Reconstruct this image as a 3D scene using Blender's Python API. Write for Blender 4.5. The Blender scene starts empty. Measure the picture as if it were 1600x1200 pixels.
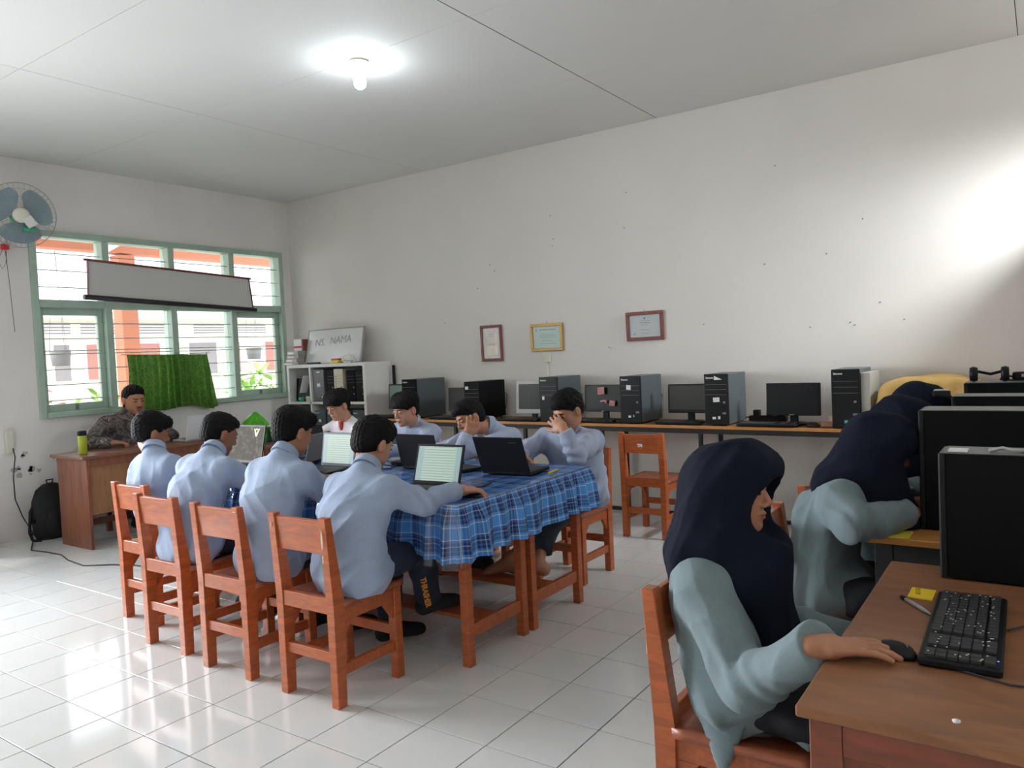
import bpy, bmesh, math, random
import numpy as np
from mathutils import Vector, Matrix
random.seed(7)
SC = bpy.context.scene
COL = SC.collection
V = Vector
PI = math.pi

# ---------------------------------------------------------------- camera, world, light, exposure
cam_d = bpy.data.cameras.new('camera'); cam = bpy.data.objects.new('camera', cam_d); COL.objects.link(cam)
cam_d.sensor_width = 36.0; cam_d.lens = 1201.0 / 1600.0 * 36.0; cam_d.clip_start = 0.05; cam_d.clip_end = 200
_yaw, _pit, _rol = 0.609069, 0.040655, -0.045835
_F = V((-math.sin(_yaw)*math.cos(_pit), math.cos(_yaw)*math.cos(_pit), -math.sin(_pit)))
_R = V((math.cos(_yaw), math.sin(_yaw), 0)); _U = _R.cross(_F)
_R2 = _R*math.cos(_rol)+_U*math.sin(_rol); _U2 = -_R*math.sin(_rol)+_U*math.cos(_rol)
CAM = V((7.264, -5.978, 1.412))
cam.matrix_world = Matrix(((_R2.x, _U2.x, -_F.x, CAM.x), (_R2.y, _U2.y, -_F.y, CAM.y), (_R2.z, _U2.z, -_F.z, CAM.z), (0, 0, 0, 1)))
SC.camera = cam
def project(p):
    d = V(p)-CAM; w = d.dot(_F)
    if w < .05: return None
    return 800+1201*d.dot(_R2)/w, 600-1201*d.dot(_U2)/w

world = bpy.data.worlds.new('world'); SC.world = world; world.use_nodes = True
_bg = world.node_tree.nodes['Background']; _bg.inputs[0].default_value = (0.90, 0.95, 1.0, 1); _bg.inputs[1].default_value = 6.0
SC.view_settings.view_transform = 'Standard'; SC.view_settings.look = 'None'
SC.view_settings.exposure = -0.2; SC.view_settings.gamma = 1.0; SC.view_settings.use_curve_mapping = False
SC.cycles.max_bounces = 10; SC.cycles.diffuse_bounces = 6; SC.cycles.transparent_max_bounces = 16

def window_light(name, loc, rot, sx, sy, power, col=(.93, .96, 1), portal=False, spread=None):
    # area light at a window opening
    d = bpy.data.lights.new(name, 'AREA'); d.shape = 'RECTANGLE'; d.size = sx; d.size_y = sy; d.energy = power; d.color = col
    d.cycles.is_portal = portal
    if spread: d.spread = spread
    o = bpy.data.objects.new(name, d); COL.objects.link(o); o.location = loc; o.rotation_euler = rot
    return o
window_light('window_portal_or_lamp', (-.25, -1.48, 1.85), (0, -PI/2, 0), 1.6, 2.7, 75, portal=True)
window_light('window_portal_or_lamp', (-.16, -5.15, 1.6), (0, -PI/2+.16, .18), 1.75, 2.85, 215, spread=math.radians(112))  # added fill lamp at the unseen second window, brightens the room from the left
window_light('window_portal_or_lamp', (8.22, -.50, 2.66), (0, math.radians(54), math.radians(-8)), .55, .7, 38, (.95, .98, 1), spread=math.radians(76))  # added narrow-beam lamp that makes the bright patch on the back wall
_s = bpy.data.lights.new('sun', 'SUN'); _s.energy = 3.5; _s.angle = .05
_so = bpy.data.objects.new('sun', _s); COL.objects.link(_so); _so.rotation_euler = (math.radians(12), math.radians(-22), 0)

# ---------------------------------------------------------------- scene object helpers
def _label(o, label=None, cat=None, group=None, kind=None):
    if label: o['label'] = label
    if cat: o['category'] = cat
    if group: o['group'] = group
    if kind: o['kind'] = kind
    return o
def thing(name, label, cat, loc=(0, 0, 0), rz=0, group=None, rot=None):
    o = bpy.data.objects.new(name, None); o.empty_display_size = .05; COL.objects.link(o)
    o.location = loc; o.rotation_euler = rot if rot else (0, 0, rz)
    return _label(o, label, cat, group)
def link(name, me, parent=None, label=None):
    o = bpy.data.objects.new(name, me); COL.objects.link(o)
    if parent is not None: o.parent = parent
    if label: o['label'] = label
    return o
_kids = {}
def copy_tree(o, loc=None, rz=None, label=None, group=None, parent=None, rot=None):
    c = o.copy(); COL.objects.link(c)
    if parent is not None: c.parent = parent
    for ch in [x for x in COL.objects if x.parent == o]: copy_tree(ch, parent=c)
    if loc is not None: c.location = loc
    if rz is not None: c.rotation_euler = (0, 0, rz)
    if rot is not None: c.rotation_euler = rot
    if label: c['label'] = label
    if group: c['group'] = group
    return c

class MB:
    "collects shapes, then links them as one mesh object"
    def __init__(s): s.bm = bmesh.new()
    def _add(s, verts, faces, M=None):
        vs = [s.bm.verts.new((M @ V(v)) if M else V(v)) for v in verts]
        out = []
        for f in faces:
            try: out.append(s.bm.faces.new([vs[i] for i in f]))
            except ValueError: pass
        return vs, out
    def box(s, c, d, rot=None, bev=0, M=None):
        x, y, z = d[0]/2, d[1]/2, d[2]/2
        T = Matrix.Translation(V(c))
        if rot: T = T @ Matrix.Rotation(rot[2], 4, 'Z') @ Matrix.Rotation(rot[1], 4, 'Y') @ Matrix.Rotation(rot[0], 4, 'X')
        if M: T = M @ T
        vs, fs = s._add([(-x,-y,-z),(x,-y,-z),(x,y,-z),(-x,y,-z),(-x,-y,z),(x,-y,z),(x,y,z),(-x,y,z)],
               [(0,3,2,1),(4,5,6,7),(0,1,5,4),(1,2,6,5),(2,3,7,6),(3,0,4,7)], T)
        if bev:
            es = list({e for f in fs for e in f.edges})
            bmesh.ops.bevel(s.bm, geom=es, offset=bev, segments=2 if bev > .004 else 1, affect='EDGES', profile=.6)
        return s
    def bx(s, x0, x1, y0, y1, z0, z1, bev=0):
        return s.box(((x0+x1)/2, (y0+y1)/2, (z0+z1)/2), (abs(x1-x0), abs(y1-y0), abs(z1-z0)), bev=bev)
    def bar(s, p, q, w, h, up=(0, 0, 1), bev=0, w2=None, h2=None):
        p, q = V(p), V(q); d = (q-p); L = d.length; d.normalize()
        sx = d.cross(V(up)); 
        if sx.length < 1e-4: sx = d.cross(V((0, 1, 0)))
        sx.normalize(); uz = sx.cross(d)
        w2 = w if w2 is None else w2; h2 = h if h2 is None else h2
        pts = []
        for (o, ww, hh) in ((p, w, h), (q, w2, h2)):
            for a, b in ((-1,-1),(1,-1),(1,1),(-1,1)): pts.append(o+sx*a*ww/2+uz*b*hh/2)
        vs, fs = s._add(pts, [(3,2,1,0),(4,5,6,7),(0,1,5,4),(1,2,6,5),(2,3,7,6),(3,0,4,7)])
        if bev: bmesh.ops.bevel(s.bm, geom=list({e for f in fs for e in f.edges}), offset=bev, segments=1, affect='EDGES')
        return s
    def tube(s, pts, r, n=8, cap=True, r2=None):
        pts = [V(p) for p in pts]; rings = []; prev = None
        for i, p in enumerate(pts):
            t = (pts[min(i+1, len(pts)-1)]-pts[max(i-1, 0)]).normalized()
            a = t.cross(V((0, 0, 1))) if prev is None else prev - t*prev.dot(t)
            if a.length < 1e-4: a = t.cross(V((0, 1, 0)))
            a.normalize(); prev = a; b = t.cross(a)
            rr = r if r2 is None else r+(r2-r)*i/(len(pts)-1)
            rings.append([s.bm.verts.new(p+(a*math.cos(k*2*PI/n)+b*math.sin(k*2*PI/n))*rr) for k in range(n)])
        for A, B in zip(rings, rings[1:]):
            for k in range(n):
                f = s.bm.faces.new((A[k], A[(k+1) % n], B[(k+1) % n], B[k])); f.smooth = True
        if cap: s.bm.faces.new(rings[0][::-1]); s.bm.faces.new(rings[-1])
        return s
    def lathe(s, prof, c=(0, 0, 0), n=20, axis='Z', smooth=True, M=None):
        T = Matrix.Translation(V(c))
        if axis == 'X': T = T @ Matrix.Rotation(PI/2, 4, 'Y')
        if axis == 'Y': T = T @ Matrix.Rotation(-PI/2, 4, 'X')
        if M: T = M @ T
        rings = []
        for r, z in prof:
            if r < 1e-6: rings.append([s.bm.verts.new(T @ V((0, 0, z)))])
            else: rings.append([s.bm.verts.new(T @ V((r*math.cos(k*2*PI/n), r*math.sin(k*2*PI/n), z))) for k in range(n)])
        for A, B in zip(rings, rings[1:]):
            for k in range(n):
                k2 = (k+1) % n
                if len(A) == 1 and len(B) == 1: break
                if len(A) == 1: f = s.bm.faces.new((A[0], B[k2], B[k]))
                elif len(B) == 1: f = s.bm.faces.new((A[k], A[k2], B[0]))
                else: f = s.bm.faces.new((A[k], A[k2], B[k2], B[k]))
                f.smooth = smooth
        return s
    def prism(s, poly, ax, a, b):
        "extrude a 2-D outline along axis ax (0,1,2) from a to b"
        def P(u, v, w): return (w, u, v) if ax == 0 else ((u, w, v) if ax == 1 else (u, v, w))
        n = len(poly); vs = [P(u, v, a) for u, v in poly]+[P(u, v, b) for u, v in poly]
        s._add(vs, [tuple(range(n))[::-1], tuple(range(n, 2*n))]+[(i, (i+1) % n, n+(i+1) % n, n+i) for i in range(n)])
        return s
    def grid(s, fn, nu, nv, smooth=True, uv=None):
        vs = [[s.bm.verts.new(V(fn(i/nu, j/nv))) for j in range(nv+1)] for i in range(nu+1)]
        lay = s.bm.loops.layers.uv.verify() if uv else None
        for i in range(nu):
            for j in range(nv):
                f = s.bm.faces.new((vs[i][j], vs[i+1][j], vs[i+1][j+1], vs[i][j+1])); f.smooth = smooth
                if uv:
                    for l, (a, b) in zip(f.loops, ((i, j), (i+1, j), (i+1, j+1), (i, j+1))): l[lay].uv = uv(a/nu, b/nv)
        return s
    def mesh(s, mat, name='m'):
        bmesh.ops.recalc_face_normals(s.bm, faces=s.bm.faces)
        me = bpy.data.meshes.new(name); s.bm.to_mesh(me); s.bm.free()
        if mat: me.materials.append(mat)
        return me
    def build(s, name, mat, parent=None, label=None):
        return link(name, s.mesh(mat, name), parent, label)
def single(o, label, cat, group=None): return _label(o, label, cat, group)
def structure(o): o['kind'] = 'structure'; return o

_txt = {}
def text(name, s, size, mat, parent, loc, rot, align='LEFT', depth=.0006, bold=0, shear=0):
    key = (s, size, mat.name, align, bold, shear)
    if key not in _txt:
        c = bpy.data.curves.new('t', 'FONT'); c.body = s; c.size = size; c.extrude = depth; c.align_x = align; c.offset = bold; c.shear = shear
        c.resolution_u = 2
        o = bpy.data.objects.new('t', c); COL.objects.link(o); bpy.context.view_layer.update()
        me = bpy.data.meshes.new_from_object(o); bpy.data.objects.remove(o)
        me.materials.clear(); me.materials.append(mat); _txt[key] = me
    o = link(name, _txt[key], parent); o.location = loc; o.rotation_euler = rot
    return o

# ---------------------------------------------------------------- materials
MATS = {}
def mat(name, col, rough=.5, metal=0, spec=.5, noise=None, bump=None, grain=None, coat=0, sheen=0, emit=None, alpha=None):
    """principled material; noise=(scale, amount) varies the colour, grain=(axis stretch xyz, scale, amount) gives wood grain, bump=(scale, strength)"""
    if name in MATS: return MATS[name]
    m = bpy.data.materials.new(name); m.use_nodes = True; nt = m.node_tree; b = nt.nodes['Principled BSDF']
    b.inputs['Base Color'].default_value = (*col, 1); b.inputs['Roughness'].default_value = rough; b.inputs['Metallic'].default_value = metal
    b.inputs['Specular IOR Level'].default_value = spec; b.inputs['Coat Weight'].default_value = coat; b.inputs['Coat Roughness'].default_value = .12
    b.inputs['Sheen Weight'].default_value = sheen
    N = nt.nodes.new; L = nt.links.new
    tc = N('ShaderNodeTexCoord')
    if noise or grain:
        mp = N('ShaderNodeMapping'); L(tc.outputs['Object'], mp.inputs[0])
        tx = N('ShaderNodeTexNoise'); L(mp.outputs[0], tx.inputs['Vector']); tx.inputs['Detail'].default_value = 5
        if grain: mp.inputs['Scale'].default_value = grain[0]; tx.inputs['Scale'].default_value = grain[1]; amt = grain[2]; tx.inputs['Distortion'].default_value = 1.2
        else: tx.inputs['Scale'].default_value = noise[0]; amt = noise[1]
        r = N('ShaderNodeMapRange'); r.inputs[1].default_value = .3; r.inputs[2].default_value = .7; r.inputs[3].default_value = 1-amt; r.inputs[4].default_value = 1+amt*.7
        L(tx.outputs[0], r.inputs[0])
        mx = N('ShaderNodeVectorMath'); mx.operation = 'SCALE'; mx.inputs[0].default_value = col; L(r.outputs[0], mx.inputs['Scale'])
        L(mx.outputs[0], b.inputs['Base Color'])
        if grain:
            bp = N('ShaderNodeBump'); bp.inputs['Strength'].default_value = .12; bp.inputs['Distance'].default_value = .002; L(tx.outputs[0], bp.inputs['Height']); L(bp.outputs[0], b.inputs['Normal'])
    if bump:
        t2 = N('ShaderNodeTexNoise'); L(tc.outputs['Object'], t2.inputs['Vector']); t2.inputs['Scale'].default_value = bump[0]; t2.inputs['Detail'].default_value = 4
        bp = N('ShaderNodeBump'); bp.inputs['Strength'].default_value = bump[1]; bp.inputs['Distance'].default_value = .004; L(t2.outputs[0], bp.inputs['Height']); L(bp.outputs[0], b.inputs['Normal'])
    if emit: b.inputs['Emission Color'].default_value = (*emit[0], 1); b.inputs['Emission Strength'].default_value = emit[1]
    MATS[name] = m
    return m
def glassy(name, tint=(1, 1, 1), gloss=.06, rough=.02):
    m = bpy.data.materials.new(name); m.use_nodes = True; nt = m.node_tree; nt.nodes.clear(); N = nt.nodes.new; L = nt.links.new
    o = N('ShaderNodeOutputMaterial'); mx = N('ShaderNodeMixShader'); t = N('ShaderNodeBsdfTransparent'); g = N('ShaderNodeBsdfGlossy'); lw = N('ShaderNodeLayerWeight')
    t.inputs[0].default_value = (*tint, 1); g.inputs['Roughness'].default_value = rough; lw.inputs[0].default_value = .25
    ma = N('ShaderNodeMath'); ma.operation = 'MULTIPLY_ADD'; ma.inputs[1].default_value = .5; ma.inputs[2].default_value = gloss; L(lw.outputs['Fresnel'], ma.inputs[0])
    L(ma.outputs[0], mx.inputs[0]); L(t.outputs[0], mx.inputs[1]); L(g.outputs[0], mx.inputs[2]); L(mx.outputs[0], o.inputs[0])
    MATS[name] = m; return m
def ramp(nt, stops, interp='CONSTANT'):
    r = nt.nodes.new('ShaderNodeValToRGB'); cr = r.color_ramp; cr.interpolation = interp
    while len(cr.elements) < len(stops): cr.elements.new(.5)
    for e, (p, c) in zip(cr.elements, stops): e.position = p; e.color = (*c, 1)
    return r

M_plaster = mat('wall_plaster', (.73, .705, .665), .85, noise=(1.3, .035), bump=(35, .18))
M_plaster_left = mat('wall_plaster_side', (.82, .79, .77), .85, noise=(1.6, .05), bump=(30, .2))
M_ceil = mat('ceiling_board', (.72, .72, .70), .8, noise=(.8, .03))
M_grout = mat('grout', (.13, .13, .125), .8)
M_tile = mat('floor_tile', (.76, .77, .76), .10, noise=(7, .02), spec=.8)
M_wood = mat('varnished_orange_wood', (.47, .112, .030), .38, grain=((1.5, 1.5, 9), 5, .26), coat=.25)
M_woodx = mat('varnished_orange_board', (.45, .108, .029), .38, grain=((1.5, 9, 9), 5, .26), coat=.25)
M_seat = mat('worn_red_seat', (.36, .10, .045), .4, grain=((6, 1.2, 6), 5, .28), coat=.2)
M_chip = mat('chipped_pale_wood', (.72, .58, .45), .7)
M_desk = mat('brown_desk_veneer', (.20, .085, .045), .42, grain=((6, 1, 6), 5, .3), coat=.3)
M_deskside = mat('brown_desk_panel', (.23, .075, .035), .4, grain=((6, 6, .7), 4, .35), coat=.2)
M_deskfront = mat('tan_modesty_panel', (.30, .14, .06), .5, grain=((6, 6, 1), 4, .2))
M_gtop = mat('brown_desk_top', (.27, .12, .058), .42, grain=((1.2, 5, 5), 4, .22), coat=.05, spec=.3)
M_gside = mat('red_brown_desk_side', (.22, .055, .024), .4, grain=((1.2, 5, 5), 4, .3), coat=.2)
M_ytop = mat('yellow_wood_top', (.55, .24, .06), .4, grain=((1.2, 5, 5), 4, .2), coat=.2)
M_edge = mat('orange_wood_edge', (.60, .26, .07), .45, grain=((1, 6, 6), 4, .15))
M_black = mat('black_plastic', (.010, .010, .012), .45, spec=.22)
M_blackgl = mat('glossy_black_plastic', (.010, .011, .012), .42, spec=.25)
M_blackmetal = mat('black_metal', (.015, .015, .016), .5)
M_case = mat('dark_steel_case', (.07, .09, .10), .42)
M_caseblack = mat('black_steel_case', (.004, .0045, .005), .5, spec=.12)
M_screen = mat('dark_screen_glass', (.016, .016, .013), .3, spec=.2)
M_silver = mat('silver_plastic', (.42, .42, .42), .4)
M_beige = mat('beige_plastic', (.66, .60, .48), .5)
M_greyplastic = mat('grey_plastic', (.20, .19, .18), .5)
M_key = mat('keycaps', (.035, .036, .038), .5)
M_print = mat('white_print', (.75, .76, .76), .6)
M_sticker = mat('white_sticker', (.78, .78, .78), .6)
M_teal = mat('teal_sticker', (.12, .45, .42), .5)
M_white = mat('white_laminate', (.74, .74, .72), .4)
M_whiteb = mat('whiteboard_surface', (.70, .70, .69), .25)
M_paper = mat('paper', (.74, .74, .72), .8)
M_mint = mat('mint_green_paint', (.40, .53, .43), .45, noise=(6, .08))
M_mint2 = mat('pale_mint_rods', (.44, .49, .46), .4)
M_glass = glassy('window_glass')
M_picglass = glassy('picture_glass', gloss=.004, rough=.25)
M_cover = glassy('clear_plastic', (.93, .95, .97), .10, .08)
M_shirt = mat('pale_blue_cloth', (.33, .41, .57), .85, noise=(160, .06), sheen=.1, bump=(45, .35))
M_shirt2 = mat('pale_blue_grey_cloth', (.36, .42, .56), .85, noise=(160, .06), sheen=.1, bump=(45, .35))
M_shirtw = mat('white_school_shirt', (.76, .72, .76), .85, noise=(140, .04), sheen=.2)
M_shirtg = mat('grey_green_cloth', (.18, .24, .26), .85, noise=(170, .06), sheen=.05, bump=(45, .35))
M_trous = mat('navy_trousers', (.012, .020, .045), .8, noise=(80, .2))
M_hijab = mat('navy_veil', (.006, .009, .020), .85, spec=.15, noise=(60, .15), bump=(60, .2))
M_hair = mat('black_hair', (.005, .0045, .005), .7, spec=.2, noise=(90, .4), bump=(260, .5))
M_skin = mat('tan_skin', (.44, .20, .115), .5, noise=(25, .07))
M_skin2 = mat('light_tan_skin', (.50, .25, .155), .5, noise=(25, .07))
M_skin3 = mat('brown_skin', (.36, .155, .085), .5, noise=(25, .07))
M_lip = mat('lips', (.30, .10, .075), .45)
M_eye = mat('dark_eye', (.012, .008, .007), .25)
M_eyew = mat('eye_white', (.55, .50, .46), .35)
M_brow = mat('eyebrow_hair', (.02, .013, .010), .8)
M_sock = mat('black_sock', (.010, .010, .012), .9)
M_orangeprint = mat('orange_print', (.70, .28, .03), .6)
M_red = mat('red_cloth', (.45, .03, .03), .7)
M_yellow = mat('yellow_plastic', (.75, .60, .06), .4)
M_yellownote = mat('yellow_note', (.85, .60, .02), .7)
M_redplastic = mat('red_plastic', (.65, .04, .04), .35)
M_maroon = mat('maroon_frame', (.20, .045, .035), .45, noise=(30, .15))
M_gold = mat('gold_frame', (.42, .24, .06), .4, metal=.3)
M_cert = mat('certificate_paper', (.60, .66, .66), .7)
M_certg = mat('green_certificate', (.46, .60, .53), .7)
M_certb = mat('bronze_plaque', (.45, .40, .32), .35, metal=.3, noise=(8, .2))
M_ink = mat('grey_ink', (.22, .24, .25), .8)
M_marker = mat('faint_marker', (.30, .31, .33), .8)
M_greenbag = mat('green_plastic_bag', (.10, .50, .02), .35, noise=(9, .25))
M_dgreen = mat('dark_green_plastic', (.02, .20, .08), .35)
M_lime = mat('lime_tumbler', (.40, .46, .03), .35)
M_bag = mat('black_nylon', (.010, .011, .013), .8, bump=(90, .5))
M_fan = mat('grey_blue_fan_blade', (.22, .30, .34), .3)
M_fangreen = mat('green_fan_plastic', (.03, .42, .24), .35)
M_cream = mat('cream_plastic', (.70, .68, .58), .45)
M_cable = mat('dark_cable', (.03, .028, .03), .5)
M_greycable = mat('grey_cable', (.35, .35, .34), .5)
M_salmon = mat('salmon_paint', (.50, .17, .09), .7)
M_outwall = mat('pale_yellow_wall', (.80, .76, .60), .8)
M_outwhite = mat('white_outside_wall', (.85, .85, .82), .8)
M_roof = mat('grey_tile_roof', (.50, .50, .52), .8, noise=(5, .2))
M_ground = mat('pale_concrete', (.50, .49, .46), .9, noise=(2, .08))
M_leaf = mat('leaf_green', (.22, .42, .06), .6, noise=(10, .3))
M_leafred = mat('leaf_red', (.45, .10, .08), .6)
M_pot = mat('grey_pot', (.16, .16, .16), .7)
M_outdark = mat('far_window_shade', (.22, .20, .20), .6)
M_outred = mat('far_red_brown', (.38, .16, .13), .7)
M_stain = mat('mould_stain', (.20, .20, .20), .9)
M_clothy = mat('mustard_cloth', (.58, .37, .12), .8, noise=(14, .1))
M_bulb = mat('lit_bulb', (1, 1, 1), .4, emit=((.86, .95, 1.0), 150))
M_docscreen = None
def pattern_mat(name, build):
    m = bpy.data.materials.new(name); m.use_nodes = True; nt = m.node_tree; build(nt, nt.nodes['Principled BSDF']); MATS[name] = m; return m
def _batik(nt, b):
    N = nt.nodes.new; L = nt.links.new; tc = N('ShaderNodeTexCoord')
    n = N('ShaderNodeTexNoise'); n.inputs['Scale'].default_value = 9; n.inputs['Detail'].default_value = 3; n.inputs['Distortion'].default_value = 2.2; L(tc.outputs['Object'], n.inputs['Vector'])
    r = ramp(nt, [(0, (.05, .04, .04)), (.44, (.13, .105, .10)), (.52, (.24, .21, .19)), (.57, (.06, .05, .05)), (.66, (.34, .31, .28))]); L(n.outputs[0], r.inputs[0]); L(r.outputs[0], b.inputs['Base Color']); b.inputs['Roughness'].default_value = .8
M_batik = pattern_mat('batik_cloth', _batik)
def _curt(nt, b):
    N = nt.nodes.new; L = nt.links.new; tc = N('ShaderNodeTexCoord')
    n = N('ShaderNodeTexNoise'); n.inputs['Scale'].default_value = 38; n.inputs['Distortion'].default_value = 1.5; L(tc.outputs['Object'], n.inputs['Vector'])
    r = ramp(nt, [(0, (.04, .12, .015)), (.48, (.085, .21, .03)), (.60, (.15, .31, .06))], 'LINEAR'); L(n.outputs[0], r.inputs[0])
    L(r.outputs[0], b.inputs['Base Color']); b.inputs['Roughness'].default_value = .7
    t = N('ShaderNodeBsdfTranslucent'); L(r.outputs[0], t.inputs[0]); mx = N('ShaderNodeMixShader'); mx.inputs[0].default_value = .22
    L(b.outputs[0], mx.inputs[1]); L(t.outputs[0], mx.inputs[2]); L(mx.outputs[0], nt.nodes['Material Output'].inputs[0])
M_curtain = pattern_mat('green_curtain_cloth', _curt)
def _plaid(nt, b):
    N = nt.nodes.new; L = nt.links.new; uv = N('ShaderNodeUVMap'); sp = N('ShaderNodeSeparateXYZ'); L(uv.outputs[0], sp.inputs[0])
    navy, blue, sky, lt, wh = (.015, .025, .12), (.04, .15, .50), (.08, .34, .82), (.28, .50, .85), (.75, .82, .92)
    outs = []
    for k in (0, 1):
        f = N('ShaderNodeMath'); f.operation = 'MULTIPLY'; f.inputs[1].default_value = 1/.125; L(sp.outputs[k], f.inputs[0])
        g = N('ShaderNodeMath'); g.operation = 'FRACT'; L(f.outputs[0], g.inputs[0])
        r = ramp(nt, [(0, sky), (.30, wh), (.335, sky), (.42, navy), (.52, blue), (.58, navy), (.68, lt), (.72, navy), (.82, blue), (.90, wh), (.93, sky)]); L(g.outputs[0], r.inputs[0]); outs.append(r)
    mx = N('ShaderNodeMix'); mx.data_type = 'RGBA'; mx.inputs[0].default_value = .5; L(outs[0].outputs[0], mx.inputs[6]); L(outs[1].outputs[0], mx.inputs[7])
    L(mx.outputs[2], b.inputs['Base Color']); b.inputs['Roughness'].default_value = .75
M_plaid = pattern_mat('blue_plaid_cloth', _plaid)
def _doc(nt, b):
    N = nt.nodes.new; L = nt.links.new; uv = N('ShaderNodeUVMap'); sp = N('ShaderNodeSeparateXYZ'); L(uv.outputs[0], sp.inputs[0])
    f = N('ShaderNodeMath'); f.operation = 'MULTIPLY'; f.inputs[1].default_value = 13; L(sp.outputs[1], f.inputs[0]); g = N('ShaderNodeMath'); g.operation = 'FRACT'; L(f.outputs[0], g.inputs[0])
    page, line, side = (.42, .55, .47), (.22, .30, .26), (.30, .42, .42)
    r = ramp(nt, [(0, page), (.62, line), (.82, page)]); L(g.outputs[0], r.inputs[0])
    r2 = ramp(nt, [(0, (1, 1, 1)), (.13, (0, 0, 0)), (.88, (1, 1, 1))]); L(sp.outputs[0], r2.inputs[0])
    mx = N('ShaderNodeMix'); mx.data_type = 'RGBA'; L(r2.outputs[0], mx.inputs[0]); L(r.outputs[0], mx.inputs[6]); mx.inputs[7].default_value = (*side, 1)
    b.inputs['Base Color'].default_value = (.02, .02, .02, 1); L(mx.outputs[2], b.inputs['Emission Color']); b.inputs['Emission Strength'].default_value = 1.1; b.inputs['Roughness'].default_value = .4
M_docscreen = pattern_mat('document_on_screen', _doc)
def _brownscr(nt, b):
    N = nt.nodes.new; L = nt.links.new; tc = N('ShaderNodeTexCoord')
    n = N('ShaderNodeTexNoise'); n.inputs['Scale'].default_value = 30; n.inputs['Detail'].default_value = 5; L(tc.outputs['Object'], n.inputs['Vector'])
    r = ramp(nt, [(0, (.10, .075, .045)), (.5, (.17, .13, .08)), (.66, (.36, .30, .20))], 'LINEAR'); L(n.outputs[0], r.inputs[0])
    b.inputs['Base Color'].default_value = (.02, .02, .02, 1); L(r.outputs[0], b.inputs['Emission Color']); b.inputs['Emission Strength'].default_value = .5; b.inputs['Roughness'].default_value = .6; b.inputs['Specular IOR Level'].default_value = .1
M_brownscreen = pattern_mat('brown_picture_on_screen', _brownscr)
M_goldpix = mat('gold_screen_emblem', (.1, .08, .03), .4, emit=((.75, .62, .30), .9))
M_bluescreen = mat('blue_screen_page', (.03, .03, .03), .4, emit=((.03, .05, .10), .8))
M_greyrefl = mat('green_screen_reflection', (.02, .02, .02), .3, emit=((.12, .20, .15), .5), noise=None)  # green reflection on a dark screen, painted as a faint glow
M_pinkrefl = mat('pink_screen_reflection', (.03, .02, .02), .3, emit=((.42, .16, .15), .7))  # pink screen reflection put into a glowing colour

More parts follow.
